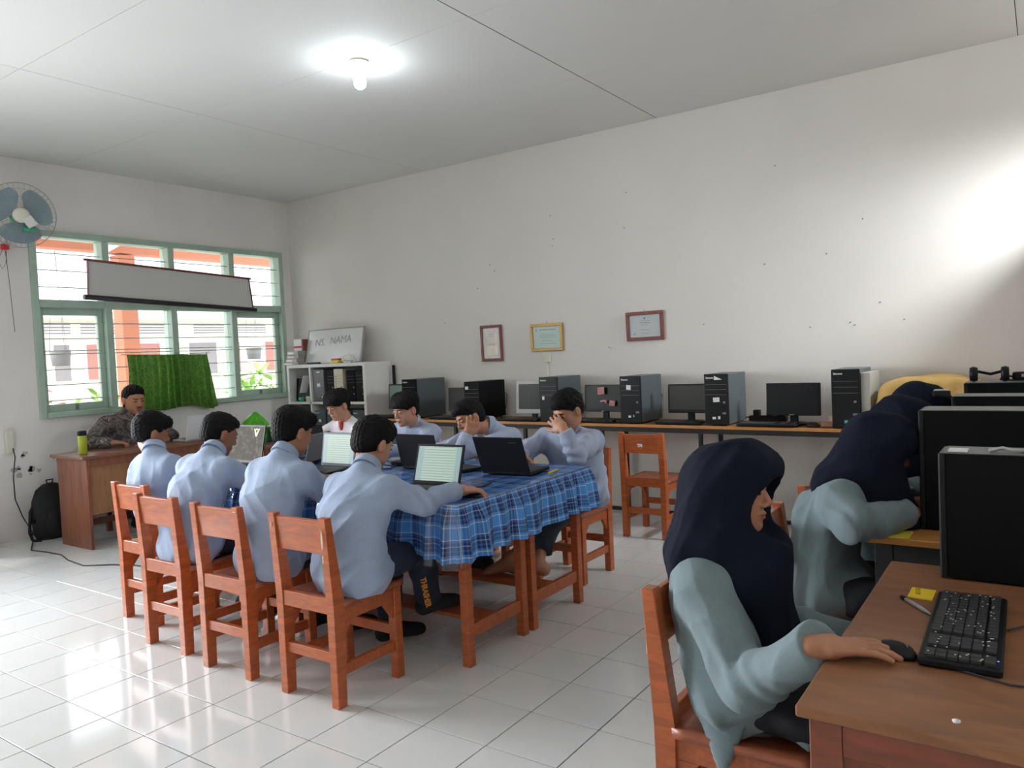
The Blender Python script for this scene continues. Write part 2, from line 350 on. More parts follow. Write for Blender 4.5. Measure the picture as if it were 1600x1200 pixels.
# ---------------------------------------------------------------- signed-distance modelling for bodies and cloth
f32 = np.float32
class Field:
    def __init__(s, lo, hi, h):
        s.h = h; s.lo = np.array(lo, float); s.n = np.maximum(np.ceil((np.array(hi)-s.lo)/h).astype(int)+1, 4)
        s.a = np.full(s.n, 1.0, f32); s.ax = [(s.lo[i]+h*np.arange(s.n[i])).astype(f32) for i in range(3)]
    def blk(s, lo, hi, m):
        i0 = np.clip(np.floor((np.array(lo)-m-s.lo)/s.h).astype(int), 0, s.n); i1 = np.clip(np.ceil((np.array(hi)+m-s.lo)/s.h).astype(int)+1, 0, s.n)
        if np.any(i1-i0 < 1): return None
        sl = tuple(slice(a, b) for a, b in zip(i0, i1))
        return sl, s.ax[0][sl[0]][:, None, None], s.ax[1][sl[1]][None, :, None], s.ax[2][sl[2]][None, None, :]
    def put(s, sl, d, k, op):
        A = s.a[sl]
        if op == 'u':
            if k > 0: h = np.maximum(k-np.abs(A-d), 0)/k; s.a[sl] = np.minimum(A, d)-h*h*k*.25
            else: s.a[sl] = np.minimum(A, d)
        elif op == 's':
            d = -d
            if k > 0: h = np.maximum(k-np.abs(A-d), 0)/k; s.a[sl] = np.maximum(A, d)+h*h*k*.25
            else: s.a[sl] = np.maximum(A, d)
    def add(s, p):
        kind, op, k = p[0], p[1], p[2]
        if kind == 'c':     # round cone with optional flattening across axis w by factor q
            _, _, _, a, b, ra, rb, w, q = p; a = np.array(a, float); b = np.array(b, float); R = max(ra, rb)*max(1, q)
            r = s.blk(np.minimum(a, b)-R, np.maximum(a, b)+R, k+2*s.h)
            if r is None: return
            sl, X, Y, Z = r; ab = b-a; L2 = float(ab@ab)+1e-9
            dx, dy, dz = X-f32(a[0]), Y-f32(a[1]), Z-f32(a[2])
            t = np.clip((dx*f32(ab[0])+dy*f32(ab[1])+dz*f32(ab[2]))/f32(L2), 0, 1)
            ex, ey, ez = dx-t*f32(ab[0]), dy-t*f32(ab[1]), dz-t*f32(ab[2])
            if q != 1:
                w = np.array(w, float); e = ex*f32(w[0])+ey*f32(w[1])+ez*f32(w[2]); g = e*f32(1/q-1)
                ex, ey, ez = ex+g*f32(w[0]), ey+g*f32(w[1]), ez+g*f32(w[2])
            d = np.sqrt(ex*ex+ey*ey+ez*ez)-(f32(ra)+t*f32(rb-ra))
            s.put(sl, d, k, op)
        elif kind == 'e':   # ellipsoid, rows of R are its axes
            _, _, _, c, rad, Rm = p; c = np.array(c, float); R = max(rad); r = s.blk(c-R, c+R, k+2*s.h)
            if r is None: return
            sl, X, Y, Z = r; dx, dy, dz = X-f32(c[0]), Y-f32(c[1]), Z-f32(c[2]); k0 = 0; k1 = 0
            for i in range(3):
                u = dx*f32(Rm[i][0])+dy*f32(Rm[i][1])+dz*f32(Rm[i][2]); k0 = k0+(u/f32(rad[i]))**2; k1 = k1+(u/f32(rad[i]**2))**2
            k0 = np.sqrt(k0); d = k0*(k0-1)/np.maximum(np.sqrt(k1), 1e-6)
            s.put(sl, d.astype(f32), k, op)
        elif kind == 'p':   # cut: removes everything on the side the normal points to, within radius
            _, _, _, c, n, rad = p; c = np.array(c, float); r = s.blk(c-rad, c+rad, 0)
            if r is None: return
            sl, X, Y, Z = r; dx, dy, dz = X-f32(c[0]), Y-f32(c[1]), Z-f32(c[2])
            d = dx*f32(n[0])+dy*f32(n[1])+dz*f32(n[2]); m = dx*dx+dy*dy+dz*dz < rad*rad
            A = s.a[sl]; s.a[sl] = np.where(m, np.maximum(A, d), A)
    def wrinkle(s, fn, band=.03):
        I = np.argwhere(np.abs(s.a) < band)
        if len(I) == 0: return
        P = s.lo+I*s.h; s.a[I[:, 0], I[:, 1], I[:, 2]] += fn(P).astype(f32)
def surface_nets(F):
    a = F.a; S = a < 0; n = a.shape
    C = np.zeros((n[0]-1, n[1]-1, n[2]-1), np.int8)
    offs = [(i, j, k) for i in (0, 1) for j in (0, 1) for k in (0, 1)]
    for i, j, k in offs: C += S[i:n[0]-1+i, j:n[1]-1+j, k:n[2]-1+k]
    act = (C > 0) & (C < 8); I = np.argwhere(act)
    if len(I) == 0: return np.zeros((0, 3)), np.zeros((0, 4), int)
    vid = np.full(act.shape, -1, np.int32); vid[act] = np.arange(len(I))
    cv = {o: a[I[:, 0]+o[0], I[:, 1]+o[1], I[:, 2]+o[2]] for o in offs}
    acc = np.zeros((len(I), 3)); cnt = np.zeros(len(I))
    for o in offs:
        for ax in range(3):
            if o[ax]: continue
            o2 = list(o); o2[ax] = 1; o2 = tuple(o2); x, y = cv[o], cv[o2]; m = (x < 0) != (y < 0)
            t = np.where(m, x/np.where(m, x-y, 1), 0)
            for q in range(3): acc[:, q] += m*(o[q]+(t if q == ax else 0))
            cnt += m
    P = F.lo+(I+acc/cnt[:, None])*F.h
    Q = []
    for ax in range(3):
        b, c = (ax+1) % 3, (ax+2) % 3
        s0 = [slice(None)]*3; s1 = [slice(None)]*3; s0[ax] = slice(0, -1); s1[ax] = slice(1, None)
        for q in (b, c): s0[q] = slice(1, -1); s1[q] = slice(1, -1)
        A, B = S[tuple(s0)], S[tuple(s1)]; E = np.argwhere(A != B)
        if len(E) == 0: continue
        inside = A[E[:, 0], E[:, 1], E[:, 2]]
        E = E.copy(); E[:, b] += 1; E[:, c] += 1
        def g(db, dc):
            J = E.copy(); J[:, b] -= db; J[:, c] -= dc; return vid[J[:, 0], J[:, 1], J[:, 2]]
        q = np.stack([g(1, 1), g(0, 1), g(0, 0), g(1, 0)], 1); q[~inside] = q[~inside][:, ::-1]; Q.append(q)
    return P, np.concatenate(Q) if Q else np.zeros((0, 4), int)
def np_mesh(name, P, Q, material):
    me = bpy.data.meshes.new(name); me.vertices.add(len(P)); me.vertices.foreach_set('co', P.astype(f32).ravel())
    me.loops.add(len(Q)*4); me.loops.foreach_set('vertex_index', Q.astype(np.int32).ravel())
    me.polygons.add(len(Q)); me.polygons.foreach_set('loop_start', np.arange(0, len(Q)*4, 4, dtype=np.int32))
    try: me.polygons.foreach_set('loop_total', np.full(len(Q), 4, np.int32))
    except Exception: pass
    me.polygons.foreach_set('use_smooth', np.ones(len(Q), bool)); me.update(calc_edges=True); me.validate(); me.materials.append(material)
    return me
def sdf_mesh(name, prims, lo, hi, h, material, fine=(), wr=None, org=(0, 0, 0)):
    Ps, Qs, off = [], [], 0
    jobs = [(lo, hi, h, True)]+[(a, b, c, False) for a, b, c in fine]
    for a, b, c, main in jobs:
        F = Field(a, b, c)
        for p in prims: F.add(p)
        if wr: F.wrinkle(wr)
        if main:                                    # close the grid border so nothing is left open
            for ax in range(3):
                sl = [slice(None)]*3
                for e in (0, -1): sl[ax] = e; F.a[tuple(sl)] = np.maximum(F.a[tuple(sl)], c)
        P, Q = surface_nets(F)
        if len(Q) == 0: continue
        if main and fine:
            cc = P[Q].mean(1); drop = np.zeros(len(Q), bool)
            for fa, fb, fc in fine: drop |= np.all((cc > np.array(fa)+c*1.2) & (cc < np.array(fb)-c*1.2), axis=1)
            Q = Q[~drop]
        Ps.append(P); Qs.append(Q+off); off += len(P)
    P = np.concatenate(Ps)-np.array(org); Q = np.concatenate(Qs)
    used = np.zeros(len(P), bool); used[Q.ravel()] = True; mp = np.cumsum(used)-1
    return np_mesh(name, P[used], mp[Q], material)

def nv(a): a = np.array(a, float); return a/np.linalg.norm(a)
def A3(*a): return np.array(a, float)
def frame(look, roll=0.0):
    f = nv(look); l = nv(np.cross([0, 0, 1], f)); u = np.cross(f, l)
    if roll: l, u = l*math.cos(roll)+u*math.sin(roll), -l*math.sin(roll)+u*math.cos(roll)
    return f, l, u
def folds(seed, amp=.004):
    rs = np.random.RandomState(seed); D = rs.normal(size=(6, 3)); ph = rs.rand(6)*6; fr = rs.uniform(16, 46, 6)
    def fn(P):
        w = P+.03*np.sin(P[:, [1, 2, 0]]*13+ph[0])
        o = 0
        for i in range(6):
            s = np.abs(np.sin((w@nv(D[i]*[1, 1, .35]))*fr[i]*.8+ph[i]+1.3*np.sin(w@D[(i+1) % 6]*9))); o = o+(s**.8-.88)*(.5 if i > 2 else 1)*(30/fr[i])
        return o*amp*.62
    return fn

def hand_prims(W, d, n, side, curl=.4, spread=.12, s=1.0, k=.006, thumb=.6):
    """W wrist, d direction of the palm, n outward normal of the BACK of the hand, side +1 thumb towards n x d"""
    d = nv(d); n = nv(np.array(n)-d*np.dot(n, d)); t = np.cross(n, d)*side; out = []
    out.append(('c', 'u', k, W-d*.02*s, W+d*.02*s, .024*s, .026*s, t, 1.15))
    out.append(('c', 'u', .012, W+d*.02*s, W+d*.072*s, .017*s, .0155*s, t, 2.25))
    L = [.070, .080, .075, .058]
    for i, x in enumerate((.030, .010, -.011, -.031)):
        b = W+d*(.082-.004*abs(i-1))*s+t*x*s; a = -curl*.35; dd = d*math.cos(a)+t*spread*(1.2-i*.8)+n*math.sin(a); p = b; r = .0092 if i < 3 else .008
        for j, f in enumerate((.45, .31, .24)):
            dd = nv(dd); q = p+dd*L[i]*f*s; out.append(('c', 'u', k if j == 0 else .003, p, q, r*s, (r-.0008)*s, t, 1)); p = q; r -= .0009
            ang = -curl*(.75 if j == 0 else .6); m = nv(n-dd*np.dot(n, dd)); dd = dd*math.cos(ang)+m*math.sin(ang)
    b = W+d*.022*s+t*.026*s-n*.004*s; dd = nv(d*.72+t*thumb-n*.25); q = b+dd*.042*s
    out.append(('c', 'u', .012, b, q, .0135*s, .0108*s, t, 1)); dd = nv(dd+d*.45-n*.2*curl); q2 = q+dd*.030*s
    out.append(('c', 'u', .004, q, q2, .0105*s, .0095*s, t, 1)); q3 = q2+nv(dd+d*.25)*.024*s; out.append(('c', 'u', .003, q2, q3, .0095*s, .008*s, t, 1))
    return out
def head_prims(H, f, l, u, s=1.0, full=1.0):
    R = [f, l, u]; P = lambda a, b, c: H+(f*a+l*b+u*c)*s
    E = lambda op, k, c, r: ('e', op, k, P(*c), tuple(x*s for x in r), R)
    o = [E('u', .01, (-.012, 0, .030), (.098, .077, .086)), E('u', .03, (.022, 0, -.035), (.068, .060*full, .078)),
         E('u', .02, (.050, 0, -.080), (.036, .034*full, .028)), E('u', .015, (.070, 0, -.094), (.018, .020, .014)),
         E('u', .02, (.030, .040*full, -.045), (.042, .022, .040)), E('u', .02, (.030, -.040*full, -.045), (.042, .022, .040)),
         E('u', .012, (.078, 0, .030), (.014, .046, .012)),
         E('s', .012, (.101, .031, .008), (.016, .019, .012)), E('s', .012, (.101, -.031, .008), (.016, .019, .012)),
         ('c', 'u', .008, P(.086, 0, .012), P(.104, 0, -.024), .008*s, .0115*s, l, 1),
         E('u', .005, (.094, .012, -.030), (.011, .009, .008)), E('u', .005, (.094, -.012, -.030), (.011, .009, .008)),
         E('u', .006, (.086, 0, -.055), (.012, .022, .006)), E('u', .006, (.085, 0, -.067), (.011, .018, .007)), E('s', .003, (.100, 0, -.0608), (.010, .022, .0022))]
    for q in (1, -1):
        o.append(E('u', .004, (.078, .031*q, .006), (.012, .015, .010)))
        o.append(E('u', .006, (-.004, .082*q, -.006), (.020, .011, .033))); o.append(E('s', .003, (.003, .094*q, -.004), (.010, .006, .018)))
    return o
def person(label, pel, neck, H, look, arms, legs, roll=0.0, shirt=None, trous=None, skin=None, hair='short', lat=None, hs=.95, sw=.165, belly=.0, res=1.0,
           collar=True, hem=.40, body_yaw=None, bare=False, shoulders=None, full=1.0, curls=(.5, .5), veil=None, seed=1, tail=None, brow=True, backbulge=.03, hide_hands=(False, False), sleeve=1.0, undercut=True, group=None):
    pel, neck, H = A3(*pel), A3(*neck), A3(*H); f, l, u = frame(look, roll); skin = skin or M_skin; shirt = shirt or M_shirt; trous = trous or M_trous
    fwd = A3(math.cos(body_yaw), math.sin(body_yaw), 0); lat = A3(-fwd[1], fwd[0], 0)      # lat = person's left
    up = nv(neck-pel); chest = pel+(neck-pel)*.62-fwd*backbulge; waist = pel+(neck-pel)*.28-fwd*backbulge*.7
    SH = shoulders or (None, None)
    neck = neck+A3(0, 0, .035); sh = [A3(*SH[i]) if SH[i] is not None else neck-up*.088+lat*sw*(1, -1)[i]+fwd*.01 for i in (0, 1)]
    org = (float(pel[0]), float(pel[1]), 0.0)
    body = head_prims(H, f, l, u, hs, full)
    nb = H-f*.012-u*.06; body.append(('c', 'u', .02, nb, neck-up*.01, .049, .052, l, 1))
    body += [('c', 'u', .03, neck-up*.06, chest, .05, .075, lat, 1.45), ('c', 'u', .03, chest, waist, .075, .072, lat, 1.4), ('c', 'u', .03, waist, pel, .072, .078, lat, 1.4)]
    fine = [(H-.135, H+.14, .0042*res)]
    shp = [('c', 'u', .05, neck-up*.085, chest, .070, .104, lat, 1.52), ('c', 'u', .05, chest, waist, .104, .101+belly, lat, 1.48), ('c', 'u', .05, waist, pel-A3(0, 0, .03), .101+belly, .112+belly, lat, 1.45), ('c', 'u', .05, pel-A3(0, 0, .02), pel+fwd*.10-A3(0, 0, .015), .090, .080, lat, 1.85)]
    shp.append(('c', 'u', .05, sh[0]-lat*.035-fwd*.012-up*.012, sh[1]+lat*.035-fwd*.012-up*.012, .062, .062, up, 1)); shp.append(('c', 'u', .04, neck-up*.02, neck-up*.085, .046, .074, lat, 1.5))
    if tail: shp.append(('c', 'u', .04, pel-fwd*.03, pel-fwd*.06+A3(0, 0, tail), .13, .135, lat, 1.38))
    if collar: shp.append(('c', 'u', .012, neck-up*.02+f*.002, neck+nv(H-neck)*.030+f*.002, .060, .053, l, 1))
    for i in (0, 1):
        E_, W_, hd, hn = [A3(*x) for x in arms[i][:4]]; q = (1, -1)[i]
        body += [('c', 'u', .03, sh[i]-lat*q*.03, E_, .045, .036, up, 1), ('c', 'u', .02, E_, W_, .036, .0245, up, 1)]
        shp += [('c', 'u', .04, neck-up*.040, sh[i]-lat*q*.030-up*.0, .052, .052, up, 1), ('c', 'u', .03, sh[i]-lat*q*.012, E_, .060*sleeve, .052*sleeve, up, 1), ('c', 'u', .015, E_, W_+(E_-W_)*.06, .052*sleeve, .039*sleeve, up, 1)]
        hd = nv(hd); body += hand_prims(W_, hd, hn, arms[i][4] if len(arms[i]) > 4 else -q, curl=curls[i])
        fine.append((W_+hd*.045-.125, W_+hd*.055+.125, .0036*res))
    for i in (0, 1):
        W_ = A3(*arms[i][1]); ax = nv(W_-A3(*arms[i][0])); shp.append(('p', 'x', 0, W_-ax*.012, ax, .085))
        if collar: pass
    trp = [('c', 'u', .04, pel-lat*.05, pel+lat*.05, .078, .078, up, 1)]
    for i in (0, 1):
        K, An, T = [A3(*x) for x in legs[i]]; q = (1, -1)[i]; hip = pel+lat*q*.085-A3(0, 0, .01)
        body += [('c', 'u', .02, hip, K, .065, .048, up, 1), ('c', 'u', .02, K, An, .045, .032, up, 1)]
        trp += [('c', 'u', .04, hip, K, .074, .064, up, 1), ('c', 'u', .03, K, An+(K-An)*(.22 if bare else .04), .068, .055, up, 1)]
        d = nv(T-An); hl = An-nv(d*A3(1, 1, 0))*.035-A3(0, 0, .028); foot = [('c', 'u', .02, An, hl, .034, .027, up, 1), ('c', 'u', .03, hl, T-d*.03, .028, .024, nv(np.cross(d, [0, 0, 1])), 1.35), ('c', 'u', .02, An, T-d*.06, .030, .022, nv(np.cross(d, [0, 0, 1])), 1.3)]
        body += foot
        if bare:
            tl = nv(np.cross(d, [0, 0, 1]))*q
            for j in range(5):
                b = T-d*.035-tl*(.028-.014*j); body.append(('c', 'u', .004, b, b+d*(.040-.006*j), .0125-.0018*(j > 0)-.0004*j, .0115-.0018*(j > 0)-.0004*j, up, 1))
            fine.append((np.minimum(An, T)-.07, np.maximum(An, T)+.07, .0045))
    allp = np.array([pel, neck, H]+[A3(*x) for a in arms for x in a[:2]]+[A3(*x) for g in legs for x in g]+sh)
    lo, hi = allp.min(0)-.24, allp.max(0)+.24; lo[2] = max(lo[2], -.01)
    me = sdf_mesh('person', body, lo, hi, .014, skin, fine, org=org)
    o = link('person', me); o.location = org; _label(o, label, 'person', group)
    # clothes
    tor = np.array([pel, neck]+[A3(*x) for a in arms for x in a[:2]]+sh); slo, shi = tor.min(0)-.2, tor.max(0)+.2; slo[2] = max(slo[2], hem-.3)
    wr = folds(seed, .0095)
    def wrs(P):
        o_ = wr(P)*np.clip((np.linalg.norm(P-(neck+A3(0, 0, .03)), axis=1)-.09)/.10, 0, 1)
        for i in (0, 1):
            E_ = A3(*arms[i][0]); W_ = A3(*arms[i][1]); dd = np.linalg.norm(P-E_, axis=1); ax = nv(W_-E_); s_ = (P-E_)@ax
            o_ = o_+.0060*np.sin(s_*80+seed+2*np.sin((P@np.array([7., 5., 9.]))*3))*np.exp(-(dd/.13)**2)
        return o_
    shp2 = shp+[('p', 'x', 0, (pel[0], pel[1], hem), (0, 0, -1), 3.0)]+([('p', 'x', 0, neck+nv(H-neck)*.022, nv(nv(H-neck)+f*.25), .10)] if not veil and collar != 'open' else ([('c', 's', .004, neck+nv(H-neck)*.012, neck+nv(H-neck)*.20+f*.03, .055, .066, l, 1)] if collar == 'open' else []))
    if collar == 'open': shp2.append(('c', 's', .006, neck+fwd*.085-up*.10, neck+fwd*.07+up*.05, .006, .062, lat, 1))
    link('shirt', sdf_mesh('shirt', shp2, slo, shi, .0068*res, shirt, wr=wrs, org=org), o)
    if collar is True:
        ax = nv(nv(H-neck)+f*.25); c0 = neck-ax*.004; c1 = neck+ax*.040
        link('collar', sdf_mesh('collar', [('c', 'u', 0, c0-ax*.03, c1+ax*.03, .067, .059, l, 1), ('c', 's', .002, c0-ax*.05, c1+ax*.05, .059, .0525, l, 1), ('p', 'x', 0, c1, ax, .2), ('p', 'x', 0, c0, -ax, .2), ('c', 's', .003, c1+f*.06, c1+f*.055-ax*.05, .012, .004, l, 1)], (c0+c1)/2-.10, (c0+c1)/2+.10, .0034, shirt, org=org), o)
    trl = np.array([pel]+[A3(*x) for g in legs for x in g[:2]]); 
    link('trousers', sdf_mesh('trousers', trp+[('p', 'x', 0, A3(*legs[i][1])+A3(0, 0, .0)+(A3(*legs[i][0])-A3(*legs[i][1]))*(.22 if bare else .04), nv(A3(*legs[i][1])-A3(*legs[i][0])), .09) for i in (0, 1)], trl.min(0)-.16, trl.max(0)+.16, .012*res, trous, wr=folds(seed+9, .008), org=org), o)
    if not bare:
        for i in (0, 1):
            K, An, T = [A3(*x) for x in legs[i]]; d = nv(T-An); hl = An-nv(d*A3(1, 1, 0))*.035-A3(0, 0, .028); w = nv(np.cross(d, [0, 0, 1]))
            sp = [('c', 'u', .02, An+(K-An)*.16, An, .040, .037, up, 1), ('c', 'u', .02, An, hl, .038, .031, up, 1), ('c', 'u', .03, hl, T-d*.03, .032, .029, w, 1.35), ('c', 'u', .02, An, T-d*.06, .034, .026, w, 1.3)]
            pp = np.array([An+(K-An)*.16, hl, T]); link('sock', sdf_mesh('sock', sp, pp.min(0)-.06, pp.max(0)+.06, .009, M_sock, org=org), o)
    P = lambda a, b, c: H+(f*a+l*b+u*c)*hs
    if veil:
        link('headscarf', sdf_mesh('headscarf', veil(H, f, l, u, neck, fwd, lat, sh, hs), allp.min(0)*0+np.minimum(H, neck)-[.34, .34, .62], H+[.3, .3, .2], .0075*res, M_hijab, wr=folds(seed+3, .0070), org=org), o)
    elif hair:
        R = [f, l, u]; E = lambda op, k, c, r: ('e', op, k, P(*c), tuple(x*hs for x in r), R)
        hp = [E('u', 0, (-.014, 0, .040), (.106, .087, .092))]
        if hair == 'bangs': hp += [E('u', .02, (.035, 0, .055), (.072, .080, .062)), E('u', .02, (-.02, .03, .075), (.085, .07, .066)), E('u', .02, (.02, -.03, .08), (.07, .055, .058))]
        elif hair == 'top': hp += [E('u', .02, (.02, .0, .088), (.085, .066, .052)), E('u', .015, (.07, .015, .085), (.04, .05, .038)), E('u', .015, (-.05, -.01, .08), (.05, .06, .045))]
        elif hair == 'crop': hp = [E('u', 0, (-.014, 0, .038), (.101, .081, .088)), E('u', .02, (.01, 0, .078), (.085, .065, .045))]
        else: hp += [E('u', .02, (.0, .02, .085), (.088, .068, .052)), E('u', .015, (.05, -.02, .078), (.055, .055, .045)), E('u', .02, (-.05, 0, .06), (.055, .076, .060))]
        cut = {'bangs': .040, 'top': .060, 'crop': .066}.get(hair, .054)
        hp.append(E('u', .02, (-.048, 0, -.012), (.060, .070, .058)))
        # face side, ears and nape are cut away so that the hairline runs from the brow over the ear to the nape
        hp += [('c', 's', .008, P(.075, 0, cut-.075), P(.17, 0, cut-.085), .075*hs, .085*hs, l, 1.35), E('s', .008, (.014, .092, -.026), (.040, .036, .048)), E('s', .008, (.014, -.092, -.026), (.040, .036, .048)), ('c', 's', .01, P(-.02, 0, -.128), P(-.13, 0, -.150), .072*hs, .078*hs, l, 1.5)]
        rs = np.random.RandomState(seed); ph = rs.rand(4)*6
        def tuft(Q):
            g = Q-H; a = g@l; b = g@f; c = g@u
            return .0013*np.sin(a*360+40*b+ph[0]+2.5*np.sin(b*52+ph[1]))+.0022*np.sin(b*150+70*a+ph[2]+2*np.sin(c*60))*(c > .03)+.0010*np.sin(c*290+a*190+ph[3])
        link('hair', sdf_mesh('hair', hp, H-.16, H+.17, .0036*res, M_hair, wr=tuft, org=org), o)
    if brow:
        def blob(nm, m, prs, c, h=.0022): 
            c = np.array(c); link(nm, sdf_mesh(nm, prs, c-.035, c+.035, h, m, org=org), o)
        for q in (1, -1):
            if not veil or True:
                blob('eye', M_eye, [('e', 'u', 0, P(.0885, .031*q, .004), (.0045*hs, .0125*hs, .0034*hs), [f, l, u])], P(.088, .031*q, .004), .0018)
                blob('eyebrow', M_brow, [('c', 'u', .002, P(.0925, .016*q, .024), P(.084, .046*q, .027), .0042*hs, .0028*hs, u, .8)], P(.088, .031*q, .026))
        blob('lips', M_lip, [('e', 'u', .002, P(.0915, 0, -.0565), (.0075*hs, .021*hs, .0042*hs), [f, l, u]), ('e', 'u', .002, P(.0905, 0, -.066), (.0075*hs, .017*hs, .0052*hs), [f, l, u])], P(.09, 0, -.06))
    return o

# ---------------------------------------------------------------- the room
RX, RY, RZ = 8.05, -7.3, 3.28
floor = structure(MB().bx(-.15, RX+.15, RY-.15, .15, -.12, -.003).build('floor', M_grout))
X0t, Y0t = -17.6, 11.78                                     # tile lattice read from the photograph, 0.3 m tiles
cells = []
for i in range(-18, 13):
    for j in range(-13, 13):
        x0, x1 = max((i-X0t)*.3, 0), min((i+1-X0t)*.3, RX); y0, y1 = max((j-Y0t)*.3, RY), min((j+1-Y0t)*.3, 0)
        if x1-x0 < .02 or y1-y0 < .02: continue
        ps = [project((x, y, 0)) for x, y in ((x0, y0), (x1, y0), (x1, y1), (x0, y1))]
        area = 0
        if all(ps):
            vis = any(-40 < p[0] < 1640 and -40 < p[1] < 1240 for p in ps)
            if vis: area = abs(sum(a[0]*b[1]-b[0]*a[1] for a, b in zip(ps, ps[1:]+ps[:1])))/2
        cells.append((area, x0, x1, y0, y1))
cells.sort(reverse=True)
_tm = {}
rest = MB()
for n, (a, x0, x1, y0, y1) in enumerate(cells):
    if a > 0 and n < 300:
        k = (round(x1-x0, 3), round(y1-y0, 3))
        if k not in _tm: _tm[k] = MB().box((0, 0, -.004), (x1-x0-.0048, y1-y0-.0048, .008), bev=.001).mesh(M_tile, 'tile')
        t = link('tile', _tm[k], floor); t.location = ((x0+x1)/2, (y0+y1)/2, 0); t.rotation_euler = (random.uniform(-.0006, .0006), random.uniform(-.0006, .0006), 0)
    else: rest.bx(x0+.00175, x1-.00175, y0+.00175, y1-.00175, -.008, 0)
r_ = rest.build('tile', M_tile, floor); r_['kind'] = 'stuff'

WY0, WY1, WZ0, WZ1 = -2.83, -.13, 1.02, 2.68                 # window opening in the left wall
w = MB(); 
for y0, y1, z0, z1 in ((RY-.15, -6.6, 0, RZ), (-6.6, -3.7, 0, .7), (-6.6, -3.7, 2.7, RZ), (-3.7, WY0, 0, RZ), (WY0, WY1, 0, WZ0), (WY0, WY1, WZ1, RZ), (WY1, .15, 0, RZ)): w.bx(-.15, 0, y0, y1, z0, z1)
structure(w.build('wall_left', M_plaster_left))
structure(MB().bx(-.15, RX+.15, 0, .15, 0, RZ).build('wall_back', M_plaster))
structure(MB().bx(-.15, RX+.15, RY-.15, RY, 0, RZ).build('wall_front', M_plaster))
w = MB()
for y0, y1, z0, z1 in ((RY, -.90, 0, RZ), (-.90, -.10, 0, 2.38), (-.90, -.10, 3.12, RZ), (-.10, .0, 0, RZ)): w.bx(RX, RX+.15, y0, y1, z0, z1)
structure(w.build('wall_right', M_plaster))
structure(MB().bx(0, 6.4, -.012, 0, 0, .03).build('baseboard_back', M_blackmetal))
ceil = structure(MB().bx(-.15, RX+.15, RY-.15, .15, RZ+.003, RZ+.08).build('ceiling', mat('ceiling_void', (.03, .03, .03), .9)))
xs = [0, 2.14, 4.66, 7.14, RX]; ys = [0, -1.26, -2.50, -3.73, -4.96, -6.19, RY]
for a, b in zip(xs, xs[1:]):
    for c, d in zip(ys, ys[1:]):
        wide = .003 if a != 4.66 else .006
        MB().bx(a+wide, b-.002, d+.0016, c-.0016, RZ, RZ+.0025).build('ceiling_panel', M_ceil, ceil)
# dark stains and small marks on the plaster
def splat(cx, cz, r, n, wall, m, seed):
    rs = random.Random(seed); b = MB()
    for _ in range(n):
        x, z = cx+rs.gauss(0, r*.6), cz+rs.gauss(0, r*.45); q = rs.uniform(.35, 1)*r*.62
        pts = [(x+q*rs.uniform(.5, 1.2)*math.cos(t*PI/4), z+q*rs.uniform(.5, 1.2)*math.sin(t*PI/4)) for t in range(8)]
        if wall == 'left': b._add([(.0012, a, c) for a, c in pts], [tuple(range(8))])
        else: b._add([(a, -.0012, c) for a, c in pts], [tuple(range(8))])
    return b
wl = bpy.data.objects['wall_left']; wb = bpy.data.objects['wall_back']
for cy, cz, r, sd in ((-2.98, .72, .03, 1), (-3.02, .60, .05, 2), (-2.93, .585, .05, 3), (-2.74, .66, .035, 4)): splat(cy, cz, r, 5, 'left', M_stain, sd).build('mould_stain', mat('mould_stain_soft', (.46, .46, .45), .9), wl)
nb = MB()
for px, pz in ((2.74, 2.05), (2.95, 2.2), (2.90, 2.26), (3.6, 2.63), (3.62, 2.42), (3.61, 2.36), (4.36, 2.72), (4.33, 2.43), (4.14, 1.42), (4.16, 1.41), (5.0, 1.57), (5.5, 2.0), (5.95, 2.03), (6.2, 2.25), (5.82, 1.5), (6.1, 1.52), (6.13, 1.5), (6.3, 1.65), (2.31, 1.74), (5.6, 2.73), (6.45, 1.52)):
    nb.lathe([(.0055, 0), (.0045, -.004), (0, -.005)], (px, 0, pz), 7, 'Y')
nb.build('nail', mat('dark_nail_hole', (.18, .17, .16), .8), wb)['kind'] = 'stuff'

